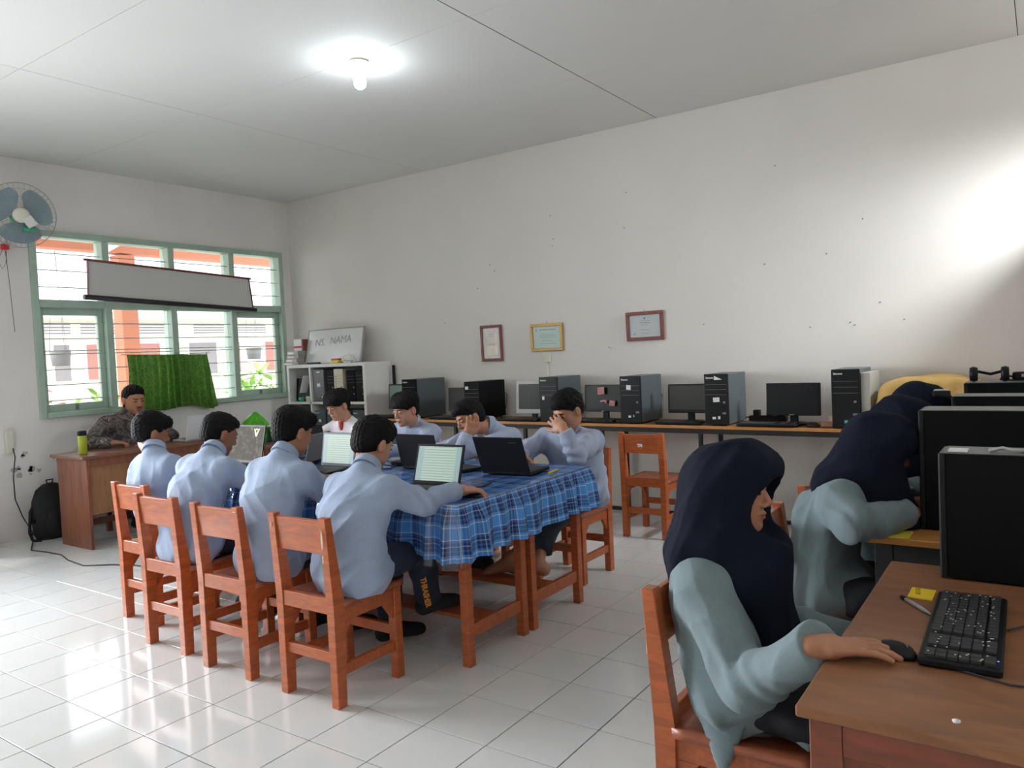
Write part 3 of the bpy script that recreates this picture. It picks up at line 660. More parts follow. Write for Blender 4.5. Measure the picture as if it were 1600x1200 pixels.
# ---------------------------------------------------------------- window_1: mint frame, casements, panes, rods
win = structure(link('window_1', MB().bx(-.13, .035, WY0, WY0+.055, WZ0, WZ1, .004).mesh(M_mint, 'window_1')))
def wpart(x0, x1, y0, y1, z0, z1, n='frame_bar', m=M_mint, bev=.004): return MB().bx(x0, x1, y0, y1, z0, z1, bev).build(n, m, win)
wpart(-.13, .035, WY1-.055, WY1, WZ0, WZ1); wpart(-.13, .035, WY0+.055, WY1-.055, WZ1-.055, WZ1); wpart(-.13, .045, WY0+.055, WY1-.055, WZ0, WZ0+.05)
MU = [-2.17, -1.51, -.81]; TR = 2.035
for my in MU: wpart(-.12, .03, my-.032, my+.032, WZ0+.05, WZ1-.055, 'mullion')
edges = [WY0+.055]+[q for my in MU for q in (my-.032, my+.032)]+[WY1-.055]
for k in range(4):
    a, b = edges[2*k], edges[2*k+1]
    wpart(-.11, .02, a, b, TR-.035, TR+.035, 'transom')
    if k in (0, 3):                                     # casement sashes
        for y0, y1, z0, z1 in ((a, a+.05, WZ0+.05, TR-.035), (b-.05, b, WZ0+.05, TR-.035), (a+.05, b-.05, WZ0+.05, WZ0+.115), (a+.05, b-.05, TR-.10, TR-.035)): wpart(-.085, -.035, y0, y1, z0, z1, 'sash_bar')
        wpart(-.034, -.02, (a+b)/2-.012, (a+b)/2+.012, WZ0+.06, WZ0+.105, 'catch', M_greyplastic, .002)
    MB().bx(-.064, -.060, a, b, WZ0+.05, TR-.035).build('pane', M_glass, win)
    MB().bx(-.064, -.060, a, b, TR+.035, WZ1-.055).build('pane', M_glass, win)
rz = [WZ0+.15+.138*i for i in range(7)]+[WZ0+.15+.138*i+.03 for i in (3,)]+[TR+.15+.15*i for i in range(3)]
for z in rz: MB().tube([(-.018, WY0+.05, z), (-.018, WY1-.05, z)], .005, 6).build('security_rod', M_mint2, win)
# added_window: added unseen on the same wall, nearer the camera, to light the room; window_3: the small high one by the back wall on the right
for nm, x0, x1, y0, y1, z0, z1, ms in (('added_window', -.13, .035, -6.6, -3.7, .7, 2.7, (-5.88, -5.15, -4.42)), ('window_3', RX-.02, RX+.13, -.90, -.10, 2.38, 3.12, ())):
    w2 = structure(link(nm, MB().bx(x0, x1, y0, y0+.05, z0, z1).mesh(M_mint, nm)))
    for a in ((x0, x1, y1-.05, y1, z0, z1), (x0, x1, y0, y1, z0, z0+.05), (x0, x1, y0, y1, z1-.05, z1)): MB().bx(*a).build('frame_bar', M_mint, w2)
    for my in ms: MB().bx(x0, x1, my-.03, my+.03, z0, z1).build('mullion', M_mint, w2)
    xm = (x0+x1)/2; MB().bx(xm-.002, xm+.002, y0+.05, y1-.05, z0+.05, z1-.05).build('pane', M_glass, w2)

# ---------------------------------------------------------------- outside: veranda, court and the building opposite
structure(MB().bx(-30, -.15, -22, 26, -.5, -.22).build('ground', M_ground))
structure(MB().bx(-2.3, -.15, -12, 6, -.3, -.05).build('veranda_floor', M_ground))
structure(MB().bx(10.0, 10.2, -8, 8, -.3, 4.0).build('light_blocking_wall', M_roof))  # unseen wall added to block low sky light at the right window
structure(MB().bx(-2.45, -.15, -3.9, 5, 3.22, 3.30).build('veranda_ceiling', M_outwhite))
col = thing('veranda_column', 'salmon painted square column standing outside the second window bay', 'column', (-2.0, -.90, -.05)); MB().bx(-.1, .1, -.1, .1, 0, 2.86).build('shaft', M_salmon, col); MB().bx(-.13, .13, -.13, .13, 0, .12).build('base', M_salmon, col)
col = thing('veranda_beam', 'salmon painted horizontal beam under the veranda roof outside the window', 'beam', (-2.0, 0.5, 2.83)); MB().bx(-.1, .1, -4.4, 4.4, 0, .39, .01).build('beam_body', M_salmon, col)
MB().bar((.1, -1.65, .02), (1.75, -1.65, .30), .05, .05).build('brace', M_outwhite, col)
far = thing('school_building', 'pale yellow school block across the court beyond the window', 'building', (-9, 3.5, -.25))
MB().bx(-5, 0, -9, 9, 0, 2.85).build('wall', M_outwall, far)
MB().prism([(.9, 2.72), (.9, 2.84), (-2.6, 4.6), (-6.2, 2.84), (-6.2, 2.72), (-2.6, 4.45)], 1, -9.6, 9.6).build('roof', M_roof, far)
for k, y in enumerate((-6.3, -4.9, -2.15, -1.15, -.1, 1.4, 2.6, 4.4)):
    g = MB().bx(-.01, .03, y-.42, y+.42, 2.42, 2.68).build('vent', M_outwhite, far)
    for z in (2.46, 2.52, 2.58, 2.64): MB().bx(.03, .045, y-.40, y+.40, z-.012, z+.012).build('slat', M_outdark, g)
for y, wd, m in ((-6.2, .4, M_outdark), (-4.6, .5, M_outred), (-1.95, .2, M_outdark), (-1.25, .26, M_outred), (-.1, .28, M_outred), (1.2, .4, M_outdark), (2.0, .25, M_outred), (3.2, .3, M_outred)):
    f_ = MB().bx(0, .05, y-wd, y+wd, 1.45, 2.28).build('window', M_outwhite, far); MB().bx(.05, .06, y-wd+.05, y+wd-.05, 1.5, 2.23).build('pane', m, f_)
MB().bx(0, .02, -9, 9, 0, 1.0).build('plinth', M_outwhite, far)
for y, z in ((-1.555, 1.60), (1.147, 1.59)):
    p = thing('hanging_planter', 'grey pot hanging under the veranda seen through the %s window bay' % ('leftmost' if y < 0 else 'rightmost'), 'planter', (-2.3, y, z))
    MB().lathe([(.0, -.10), (.09, -.10), (.115, .07), (.10, .07), (.0, .02)], n=16).build('pot', M_pot, p)
    for a in (0, 2.1, 4.2): MB().tube([(.11*math.cos(a), .11*math.sin(a), .07), (0, 0, 3.22-z)], .003, 4).build('hanger_wire', M_outdark, p)
def leafy(name, label, cat, loc, n, size, h, m, seed, group=None):
    t = thing(name, label, cat, loc, group=group); rs = random.Random(seed); b = MB()
    for i in range(4): b.tube([(0, 0, 0), (rs.uniform(-.1, .1), rs.uniform(-.1, .1), h*.5), (rs.uniform(-.25, .25), rs.uniform(-.25, .25), h*.9)], .008, 5)
    b.build('stem', M_leaf, t)
    b = MB()
    for i in range(n):
        c = V((rs.gauss(0, .16), rs.gauss(0, .18), h*rs.uniform(.45, 1.05))); d = V((rs.uniform(-1, 1), rs.uniform(-1, 1), rs.uniform(-.1, .8))).normalized(); s_ = d.cross(V((0, 0, 1))).normalized(); u_ = s_.cross(d)
        L = size*rs.uniform(.6, 1.2); b._add([c, c+d*L*.35+s_*L*.2+u_*.01, c+d*L*.75+s_*L*.14, c+d*L-u_*.04, c+d*L*.75-s_*L*.14, c+d*L*.35-s_*L*.2+u_*.01, c+d*L*.5-u_*.012], [(0, 1, 6), (1, 2, 6), (2, 3, 6), (3, 4, 6), (4, 5, 6), (5, 0, 6)])
    o = b.build('foliage', m, t); return t
leafy('bush', 'green leafy bush outside the lower part of the leftmost casement', 'bush', (-3, -.80, -.25), 70, .2, 1.28, M_leaf, 3)
leafy('bush', 'red leaved plant outside the left edge of the leftmost casement', 'bush', (-3, -1.55, -.25), 40, .2, 1.38, M_leafred, 4)
leafy('bush', 'pale green leafy plant outside the rightmost casement', 'bush', (-2.9, 1.55, -.25), 80, .28, 1.5, M_leaf, 5)

# ---------------------------------------------------------------- on the left wall
# projector screen hung in front of the window
ps = thing('projector_screen', 'narrow white roll-up projector screen hung across the window', 'projector screen', (.10, 0, 0))
def quad(x, pts, n, m, th=.003):
    b = MB(); k = len(pts); b._add([(x, a, c) for a, c in pts]+[(x-th, a, c) for a, c in pts], [tuple(range(k)), tuple(range(k, 2*k))[::-1]]+[(i, (i+1) % k, k+(i+1) % k, k+i) for i in range(k)]); return b.build(n, m, ps)
quad(.0, [(-2.375, 2.43), (-.66, 2.35), (-.625, 2.035), (-2.39, 2.115)], 'screen_cloth', mat('screen_cloth_grey_white', (.60, .60, .58), .8))
for p, q, r, n in (((.004, -2.41, 2.436), (.004, -.635, 2.353), .011, 'top_bar'), ((.004, -2.43, 2.095), (.004, -.585, 2.012), .024, 'roller_case')):
    MB().tube([p, q], r, 10).build(n, M_maroon if n == 'top_bar' else M_blackmetal, ps)
for a, b in (((-2.378, 2.43), (-2.393, 2.11)), ((-.657, 2.352), (-.622, 2.03))): MB().bar((.003, *a), (.003, *b), .022, .006).build('side_border', M_maroon, ps)
for y, z in ((-2.17, 2.425), (-1.51, 2.394), (-.81, 2.362)): MB().bar((0, y, z), (-.07, y, z+.01), .01, .01).build('hook', M_greyplastic, ps)

# curtain on a string
cu = thing('curtain', 'short green patterned curtain hung on a string over the lower window', 'curtain', (.09, 0, 0))
def cfn(u, v):
    y = -2.07+u*(.86+.05*v*v)+.01*math.sin(v*5); z = 1.555-.012*u-v*(.52+.035*u-.02*math.cos(u*9)); amp = .026+.016*v
    return (amp*math.sin(u*78+1.2*math.sin(u*9))+.012*math.sin(u*31), y+.006*math.sin(u*78+1.5), z+.006*abs(math.sin(u*39))*v)
MB().grid(cfn, 190, 18).build('cloth', M_curtain, cu)
MB().grid(lambda u, v: (.012+.02*math.sin(u*60), -1.22+.10*u*v, 1.545-.57*v+.02*u), 10, 14).build('folded_edge', M_curtain, cu)
MB().tube([(0, -2.12, 1.56), (0, -1.6, 1.548), (0, -1.18, 1.556)], .003, 5).build('string', M_cable, cu)

# wall fan
fan = thing('wall_fan', 'wall fan with grey-blue blades, cream hub and green back beside the window', 'fan', (.30, -3.00, 2.735), rot=(0, math.radians(8), math.radians(-14)))
cg = MB()
for k in range(40):
    a = k*2*PI/40; r_ = lambda r, x: (x, r*math.cos(a), r*math.sin(a)); cg.tube([r_(.06, .055), r_(.15, .06), r_(.245, .035), r_(.262, 0), r_(.245, -.035), r_(.08, -.07)], .0011, 3)
cg.build('guard_wires', M_greycable, fan)['kind'] = 'stuff'
def ring(r, x, t, m, n): 
    MB().tube([(x, r*math.cos(k*PI/24), r*math.sin(k*PI/24)) for k in range(49)], t, 6, cap=False).build(n, m, fan)
ring(.264, 0, .0035, M_greycable, 'guard_rim'); ring(.15, .06, .0018, M_greycable, 'guard_ring'); ring(.215, .046, .0018, M_greycable, 'guard_ring')
for k in range(3):
    b = MB(); a0 = k*2*PI/3+.5
    b.grid(lambda u, v: (.022-.05*(v-.5)*(.4+u*.6), (.04+u*.19)*math.cos(a0+(v-.5)*(.9+1.0*math.sin(u*2.6))), (.04+u*.19)*math.sin(a0+(v-.5)*(.9+1.0*math.sin(u*2.6)))), 10, 10); b.build('blade', M_fan, fan)
MB().lathe([(0, .085), (.045, .083), (.062, .07), (.064, .05), (.05, .03)], n=24, axis='X').build('hub_cap', M_cream, fan)
MB().box((.088, .055, -.05), (.004, .075, .085), rot=(.6, 0, 0), bev=.001).build('torn_label', M_paper, fan, 'torn white paper label on the fan hub')
MB().lathe([(0, -.21), (.05, -.20), (.062, -.12), (.058, -.05), (.02, -.03)], n=20, axis='X').build('motor', M_fangreen, fan)
MB().box((.03, .06, -.115), (.05, .10, .035), bev=.008).build('neck', M_fangreen, fan)
MB().bx(-.32, -.20, -.03, .03, -.20, -.02, .01).build('wall_bracket', M_cream, fan)
fs = thing('pull_cord_switch', 'small red pull switch with a hanging cord under the wall fan', 'switch', (.03, -3.02, 2.505)); MB().box((0, 0, 0), (.05, .055, .05), bev=.01).build('knob', M_redplastic, fs); MB().lathe([(.018, .02), (.022, .06), (.01, .075)], n=12).build('socket', M_cream, fs)
MB().tube([(0, 0, -.02), (.0, .015, -.3), (0, .03, -.72)], .0022, 5).build('cord', M_cable, fs)
MB().tube([(0, -.01, .0), (0, -.06, -.12), (0, -.03, -.19), (0, .0, -.14), (0, .01, -.03)], .002, 5).build('loose_wire', M_cable, fs)

# socket strip and its cable
so = thing('socket_strip', 'cream three-way socket strip on the left wall with a cable plugged in', 'socket', (0, -3.09, .853)); MB().bx(0, .04, -.030, .030, -.10, .10, .008).build('housing', M_cream, so)
for z in (-.06, 0, .06):
    s_ = MB().lathe([(.021, .0405), (.020, .034), (.0, .033)], (0, 0, z), 16, 'X').build('outlet', mat('outlet_grey', (.42, .40, .35), .5), so)  # outlets are a darker grey than the cream housing
    for y in (-.006, .006): MB().lathe([(.002, .0345), (0, .0345)], (0, y, z), 6, 'X').build('hole', M_black, s_)
pc = MB().tube([(.045, -3.075, .795), (.06, -3.07, .72), (.05, -3.09, .55), (.04, -3.085, .36), (.05, -3.04, .2), (.09, -2.99, .06), (.25, -3.06, .012), (.55, -3.20, .006), (.75, -3.17, .006), (.96, -3.16, .006), (1.2, -3.22, .006), (1.48, -3.245, .006), (1.66, -3.13, .006), (1.85, -3.06, .006), (2.3, -3.0, .006), (2.75, -2.9, .006)], .005, 6).build('power_cable', M_cable); single(pc, 'dark cable running from the wall socket strip down and across the floor', 'cable')
st = thing('step_board', 'end of an orange wooden board on the floor at the left edge', 'board', (0.06, -3.42, 0)); MB().bx(-.04, .10, -.4, .11, 0, .15, .006).build('board', M_wood, st)
# black backpack
bp = thing('backpack', 'black backpack leaning on the left wall beside the brown desk', 'backpack', (.17, -2.86, 0), rz=.15)
b = MB(); b.lathe([(0, -.005), (.13, .0), (.158, .05), (.165, .2), (.155, .33), (.12, .42), (.06, .465), (0, .475)], n=20)
bmesh.ops.scale(b.bm, vec=(.72, 1.0, 1), verts=b.bm.verts); b.build('main_bag', M_bag, bp)
b = MB(); b.lathe([(0, .03), (.10, .04), (.12, .12), (.11, .22), (.07, .27), (0, .28)], (.07, 0, 0), n=16); bmesh.ops.scale(b.bm, vec=(.75, 1, 1), verts=b.bm.verts); b.build('front_pocket', M_bag, bp)
MB().tube([(.0, -.10, .40), (-.02, -.17, .25), (.0, -.2, .08), (.04, -.2, .015), (.08, -.15, .012)], .013, 6).build('shoulder_strap', M_bag, bp)
MB().tube([(0, -.02, .465), (0, -.03, .50), (0, .03, .50), (0, .02, .465)], .007, 6).build('handle', M_bag, bp)
MB().box((.02, -.185, .17), (.02, .05, .03), bev=.006).build('buckle', M_black, bp)

# ---------------------------------------------------------------- teacher's desk and things on it
td = thing('teacher_desk', 'brown veneer desk with a full side panel, tumbler on its corner', 'desk', (0, 0, 0))
MB().bx(.52, 1.06, -3.0, -1.42, .725, .75, .003).build('desktop', M_desk, td)
MB().bx(.55, 1.03, -2.96, -2.935, 0, .725, .002).build('side_panel', M_deskside, td); MB().bx(.55, 1.03, -1.49, -1.465, 0, .725, .002).build('side_panel', M_deskside, td)
MB().bx(.99, 1.005, -2.935, -1.49, .27, .66, .001).build('modesty_panel', M_deskfront, td); MB().bx(.985, 1.03, -2.935, -1.49, .66, .725, .002).build('top_rail', M_deskside, td)
MB().bx(.60, .64, -2.935, -1.49, .12, .17, .002).build('foot_rail', M_deskside, td)
tm = thing('tumbler', 'lime green tumbler with a black lid on the brown desk corner', 'tumbler', (.83, -2.88, .75)); MB().lathe([(0, 0), (.029, 0), (.032, .01), (.034, .145), (.033, .155), (0, .155)], n=20).build('cup', M_lime, tm); MB().lathe([(.034, .15), (.035, .165), (.033, .185), (.028, .19), (0, .19)], n=20).build('lid', M_black, tm)
tc_ = thing('desk_chair', 'dark brown wooden chair behind the brown desk', 'chair', (.22, -2.32, 0))
MB().bx(-.17, .22, -.2, .2, .42, .45, .004).build('seat', M_deskside, tc_); MB().bx(-.19, -.15, -.2, .2, .60, .80, .004).build('backrest', M_deskside, tc_)
for a in (-.17, .2):
    for c in (-.18, .18): MB().bx(a-.02, a+.02, c-.02, c+.02, 0, .80 if a < 0 else .42, .002).build('leg', M_deskside, tc_)
for y, l_ in ((-2.7, 'red strip of cloth on the front edge of the brown desk'),): 
    r_ = MB().box((1.0, y-.12, .754), (.05, .10, .006), bev=.002).build('red_strap', M_red); single(r_, l_, 'strap')
for x, y, m, l_ in ((.93, -1.95, M_beige, 'beige eraser block on the brown desk behind the leftmost student'), (.97, -1.84, M_paper, 'white folded note on the brown desk behind the leftmost student')): single(MB().box((x, y, .76), (.04, .07, .02), bev=.003).build('eraser' if m is M_beige else 'folded_note', m), l_, 'eraser' if m is M_beige else 'note')
# green plastic bag and clear container on a little side table in the corner
sd = thing('side_table', 'small brown side table in the corner under the green plastic bag', 'table', (.72, -1.05, 0)); MB().bx(-.30, .42, -.30, .32, .60, .63, .003).build('tabletop', M_desk, sd)
for a in (-.27, .39):
    for c in (-.27, .29): MB().bx(a-.02, a+.02, c-.02, c+.02, 0, .60, .002).build('leg', M_deskside, sd)
gb = thing('plastic_bag', 'bright green knotted plastic bag in the corner below the window', 'bag', (.66, -1.12, .63))
def gfn(u, v):
    a = u*2*PI; t = v; r = (.165*math.sin(min(t*1.25, 1)*PI*.5+.9 if t < .4 else .9+.67)*(1-t**2.2)+.018)*(1+.10*math.sin(a*7+5*t)+.05*math.sin(a*13)); return (r*math.cos(a)*.9, r*math.sin(a)+.03*t, .30*t)
MB().grid(gfn, 60, 20).build('bag_body', M_greenbag, gb)
MB().grid(lambda u, v: ((.165+.012*math.sin(u*40))*math.cos(u*2*PI), (.165+.012*math.sin(u*40))*math.sin(u*2*PI), .002+.07*v+.03*math.sin(u*9)), 50, 4).build('dark_base', M_dgreen, gb)
cb = thing('storage_box', 'clear plastic box of blue things beside the green bag', 'box', (.95, -.92, .63), rz=.1)
b = MB(); 
for a in ((-.12, .12, -.16, .16, 0, .006), (-.12, -.115, -.16, .16, 0, .15), (.115, .12, -.16, .16, 0, .15), (-.12, .12, -.16, -.155, 0, .15), (-.12, .12, .155, .16, 0, .15)): b.bx(*a)
b.build('tub', glassy('frosted_plastic', (.80, .84, .88), .12, .3), cb); MB().bx(-.13, .13, -.17, .17, .15, .165, .005).build('lid', mat('frosted_lid', (.50, .54, .58), .3), cb)
for k, (x, y, m) in enumerate(((-.03, -.09, mat('dull_blue_plastic', (.06, .12, .30), .4)), (.02, .03, M_silver), (-.02, .10, MATS['dull_blue_plastic']))): MB().box((x, y, .05), (.12, .08, .08), rot=(0, .2, k), bev=.01).build('content', m, cb)
# silver laptop lid facing the room
def laptop(label, loc, rz, w=.30, d=.21, lidh=.195, ang=105, lidm=None, basem=None, screen=None, screen_m=None, group=None, bez=.012):
    "hinge line along local x at the origin, keyboard towards local -y; the screen faces -y"
    lidm = lidm or M_black; basem = basem or M_black
    t = thing('laptop', label, 'laptop', loc, rz, group)
    MB().bx(-w/2, w/2, -d, .0, .002, .020, .004).build('base', basem, t)
    k = MB(); nx, ny = 13, 5
    for i in range(nx):
        for j in range(ny): k.bx(-w/2+.022+i*(w-.044)/nx+.001, -w/2+.022+(i+1)*(w-.044)/nx-.001, -.030-(j+1)*.0165+.001, -.030-j*.0165-.001, .0195, .0225)
    k.build('keyboard', M_key, t)['kind'] = 'stuff'
    MB().bx(-.04, .04, -d+.018, -d+.062, .0195, .0208).build('touchpad', M_case, t)
    a = math.radians(ang-90); T = Matrix.Translation((0, .002, .018)) @ Matrix.Rotation(-a, 4, 'X')
    MB().box((0, 0, lidh/2), (w, .008, lidh), bev=.002, M=T).build('lid', lidm, t)
    b = MB(); uvn = lambda u, v: (u, v); b.grid(lambda u, v: T @ V(((u-.5)*(w-2*bez), -.0046, .018+v*(lidh-.018-bez))), 1, 1, False, uvn)
    b.build('screen', screen_m or M_screen, t)
    for s in (-1, 1): MB().lathe([(.006, -.012), (.006, .012)], (s*w*.36, .002, .018), 8, 'X').build('hinge', basem, t)
    return t, T
M_silverlid = mat('white_silver_lid', (.60, .61, .62), .35)
tl, T = laptop('white-silver laptop on the brown desk, its lid facing the room', (.98, -1.90, .75), math.radians(-90), w=.33, lidh=.225, lidm=M_silverlid, basem=M_silver)
MB().lathe([(.008, 0), (0, 0)], (0, 0, 0), 12, 'Y', M=T @ Matrix.Translation((-.04, .0046, .15))).build('lid_emblem', M_ink, tl)

# ---------------------------------------------------------------- white cube shelf in the corner
SH0, SH1, SD, ST = .315, 1.535, -.385, 1.385
sf = thing('cube_shelf', 'white open cube shelf full of old computers in the corner', 'shelf', (0, 0, 0))
MB().bx(SH0, SH1, SD, -.005, ST-.035, ST, .002).build('top_board', M_white, sf); MB().bx(SH0, SH1, SD, -.005, .02, .055, .002).build('bottom_board', M_white, sf)
for x in (SH0, SH1-.035): MB().bx(x, x+.035, SD, -.005, 0, ST-.035, .002).build('side_board', M_white, sf)
MB().bx(SH0+.36, SH0+.385, SD+.004, -.005, .055, ST-.035, .001).build('divider', M_white, sf)
rows = [.50, .965]
for z in rows: MB().bx(SH0+.035, SH1-.035, SD+.004, -.005, z-.012, z+.012, .001).build('shelf_board', M_white, sf)
MB().bx(SH0, SH1, -.008, -.003, .02, ST).build('back_board', M_white, sf)

def tower(label, loc, rz=0, body=None, front=None, w=.175, d=.40, h=.375, marks='lenovo', stickers=(), group=None, bezel=True):
    "front faces local -y, origin at the middle of the front bottom edge"
    t = thing('computer_tower', label, 'computer', loc, rz, group); body = body or M_case; front = front or M_blackgl
    MB().bx(-w/2, w/2, .018, d, .008, h, .003).build('case', body, t)
    MB().bx(-w/2-.001, w/2+.001, 0, .018, .004, h+.002, .005).build('front_panel', front, t)
    b = MB()
    for z in (h*.80, h*.70, h*.60): b.bx(-w*.44, w*.44, -.0012, 0, z-.001, z+.001)
    b.build('drive_bay_seams', M_greyplastic, t)
    MB().lathe([(.009, 0), (.009, -.003), (0, -.003)], (w*.33, -.001, h*.45), 14, 'Y').build('power_button', M_greyplastic, t)
    MB().bx(w*.24, w*.40, -.0015, 0, h*.22, h*.26).build('usb_ports', M_greyplastic, t)
    for x in (-w*.36, w*.36): MB().bx(x-.012, x+.012, .05, d-.04, 0, .009).build('foot', M_black, t)
    if marks: text('lettering', marks, .021, M_print, t, (-w*.42, -.0014, h*.915), (PI/2, 0, 0), bold=.0006)
    for x, z, sw, sh_, m in stickers: MB().box((x, -.0018, z), (sw, .001, sh_), rot=(0, random.uniform(-.08, .08), 0)).build('sticker', m, t)
    return t
def monitor(label, loc, rz=0, w=.385, h=.235, z=.09, frame=None, scr=None, tilt=.0, mark=None, stand=True, bez=.016):
    t = thing('monitor', label, 'monitor', loc, rz); frame = frame or M_blackgl; T = Matrix.Translation((0, 0, z)) @ Matrix.Rotation(tilt, 4, 'X')
    MB().box((0, .018, h/2), (w, .034, h), bev=.006, M=T).build('panel_housing', frame, t)
    MB().box((0, .0005, h/2+.006), (w-2*bez, .002, h-2*bez-.008), M=T).build('screen', scr or M_screen, t)
    if stand:
        MB().box((0, .04, z*.5+.03), (.055, .022, z+.05), bev=.004).build('stand_neck', M_black, t)
        MB().lathe([(0, 0), (.095, 0), (.10, .006), (.085, .013), (0, .016)], (0, .035, 0), 24).build('stand_foot', M_black, t)
    if mark: text('lettering', mark, .012, M_print, t, T @ V((-.022, -.0022, .004)), (PI/2, 0, 0))
    return t
def keyboard(label, loc, rz=0, w=.44, d=.145, group=None, lit=False):
    t = thing('keyboard', label, 'keyboard', loc, rz, group); MB().bx(-w/2, w/2, -d/2, d/2, .002, .018, .004).build('base', M_black, t)
    keys = MB()
    nx = 21
    for j in range(6):
        y = -d/2+.012+j*(d-.026)/6+(.004 if j == 5 else 0)
        i = 0
        while i < nx:
            if i in (14, 18) or (j == 0 and 3 <= i < 9): 
                if j == 0 and i == 3: keys.bx(-w/2+.010+3*(w-.02)/nx, -w/2+.010+9*(w-.02)/nx-.002, y, y+(d-.026)/6-.002, .017, .0235); 
                i = 9 if j == 0 and i == 3 else i+1; continue
            x = -w/2+.010+i*(w-.02)/nx; keys.bx(x, x+(w-.02)/nx-.0022, y, y+(d-.026)/6-.0022, .017, .0238); i += 1
    keys.build('keys', M_key, t)['kind'] = 'stuff'
    if lit: MB().lathe([(.0022, .0238), (0, .0242)], (w/2-.03, d/2-.008, 0), 8).build('indicator', mat('blue_indicator', (.1, .1, .9), .4, emit=((.15, .2, 1), 3)), t); 
    if lit:
        b = MB()
        rs = random.Random(5)
        for i in range(70): x, y = rs.uniform(-w/2+.02, w/2-.02), rs.uniform(-d/2+.015, d/2-.02); b.box((x, y, .0240), (.0035, .0035, .0004))
        b.build('key_legends', M_print, t)['kind'] = 'stuff'
    return t
def mouse(label, loc, rz=0, m=None, group=None):
    t = thing('mouse', label, 'mouse', loc, rz, group); b = MB(); b.lathe([(0, .0), (.030, .002), (.031, .012), (.024, .026), (.010, .033), (0, .034)], n=20); bmesh.ops.scale(b.bm, vec=(1, 1.7, 1), verts=b.bm.verts); b.build('shell', m or M_blackgl, t)
    MB().lathe([(.006, -.003), (.006, .003)], (0, .025, .030), 10, 'X').build('wheel', M_greyplastic, t)
    return t
# what stands in the shelf
z1 = .978
monitor('black monitor lying back in the upper left cube of the white shelf', (.50, -.30, z1), .15, w=.27, h=.25, z=.01, stand=False, tilt=-.12)
t = MB().box((.56, -.345, 1.17), (.005, .10, .20), rot=(0, .35, 0), bev=.001).build('white_card', M_paper); single(t, 'slanted white card in the upper left cube of the shelf', 'card')
t = MB().lathe([(0, 0), (.03, 0), (.036, .045), (.033, .045), (.0, .005)], (.50, -.345, 1.07-.09), 14).build('green_cup', M_fangreen); single(t, 'small green plastic cup in the upper left cube of the shelf', 'cup')
t = MB().box((.63, -.37, z1+.03), (.055, .02, .06), bev=.003).build('small_carton', M_cream); single(t, 'small cream carton with a yellow patch at the left shelf divider', 'carton'); MB().box((.632, -.382, z1+.03), (.03, .002, .03)).build('yellow_patch', mat('dull_yellow', (.55, .45, .12), .6), t)
tower('grey computer tower with white labels in the upper middle cube of the shelf', (.80, -.36, z1), .0, mat('dark_grey_case', (.10, .10, .105), .4), mat('dark_grey_front', (.11, .11, .115), .4), w=.17, d=.33, h=.345, marks=None, stickers=((.0, .32, .05, .012, M_sticker), (.0, .18, .05, .035, M_sticker), (.05, .05, .02, .015, M_sticker)))
tower('thin black computer case between the grey and the beige tower in the shelf', (.965, -.34, z1), 0, M_caseblack, M_caseblack, w=.10, d=.31, h=.335, marks=None)
bt = tower('beige computer tower with a column of vents in the white shelf', (1.105, -.355, z1), .03, M_beige, M_beige, w=.13, d=.32, h=.345, marks=None)
for i in range(6): MB().box((-.035, -.0018, .14+.025*i), (.022, .001, .008)).build('vent_slot', M_greyplastic, bt)
tower('black computer tower turned sideways at the right of the upper shelf row', (1.265, -.33, z1), .08, M_caseblack, M_caseblack, w=.12, d=.30, h=.33, marks=None)
tower('black computer tower against the right side of the upper shelf row', (1.41, -.34, z1), -.04, M_case, M_caseblack, w=.13, d=.30, h=.335, marks=None)
z2 = .513
for i, (x, l) in enumerate(((.52, 'in the left cube'), (.80, 'just right of the divider'), (.99, 'second right of the divider'), (1.18, 'third right of the divider'), (1.385, 'against the right side board'))):
    tower('dark computer tower in the second shelf row, '+l, (x, -.36, z2), 0, M_case, M_case, w=.17, d=.34, h=.37, marks='lenovo', stickers=((-.01, .26, .04, .03, M_sticker),) if i in (1, 3) else ())
for i, (x, l) in enumerate(((.50, 'at the left'), (.85, 'left of the middle'), (1.1, 'right of the middle'), (1.38, 'at the right'))):
    tower('dark computer tower in the bottom shelf row, '+l, (x, -.35, .056), 0, M_case, M_caseblack, w=.17, d=.34, h=.37, marks=None)
# on top of the shelf
for i, (x, w, d, h, z) in enumerate(((.33, .25, .24, .028, 0), (.34, .20, .22, .04, .029), (.345, .19, .20, .038, .07), (.35, .18, .20, .045, .109))):
    t = thing('old_drive', ('grey disc drive, bottom of the stack on the white shelf', 'grey disc drive, second from the bottom of the stack on the white shelf', 'grey disc drive, third from the bottom of the stack on the white shelf', 'grey disc drive, topmost of the stack on the white shelf')[i], 'disc drive', (x, -.22, ST+z), rz=(.02, -.05, .04, 0)[i], group='disc drives stacked on the shelf')
    MB().bx(-w/2, w/2, -d/2, d/2, 0, h, .002).build('case', mat('old_metal_case', (.33, .30, .28), .45, metal=.2), t); MB().bx(-w*.40, w*.1, -d/2-.002, -d/2, h*.3, h*.75).build('front_label', M_cream, t)
t = thing('ring_binder', 'white carton with a red band on top of the drive stack', 'carton', (.36, -.20, ST+.155)); MB().bx(-.065, .065, -.05, .05, 0, .13, .003).build('carton', M_paper, t); MB().bx(-.066, .066, -.0515, -.049, .035, .055).build('red_band', M_red, t); MB().bx(.066, .085, -.05, .05, 0, .13, .002).build('dark_red_spine', M_maroon, t)
wbd = thing('small_whiteboard', 'small white writing board leaning on the wall on the shelf', 'whiteboard', (.46, -.22, ST), rot=(math.radians(-13), 0, 0))
wbd.location = (.885, -.235, ST)
MB().bx(-.43, .43, 0, .012, .005, .385, .002).build('board', M_whiteb, wbd)
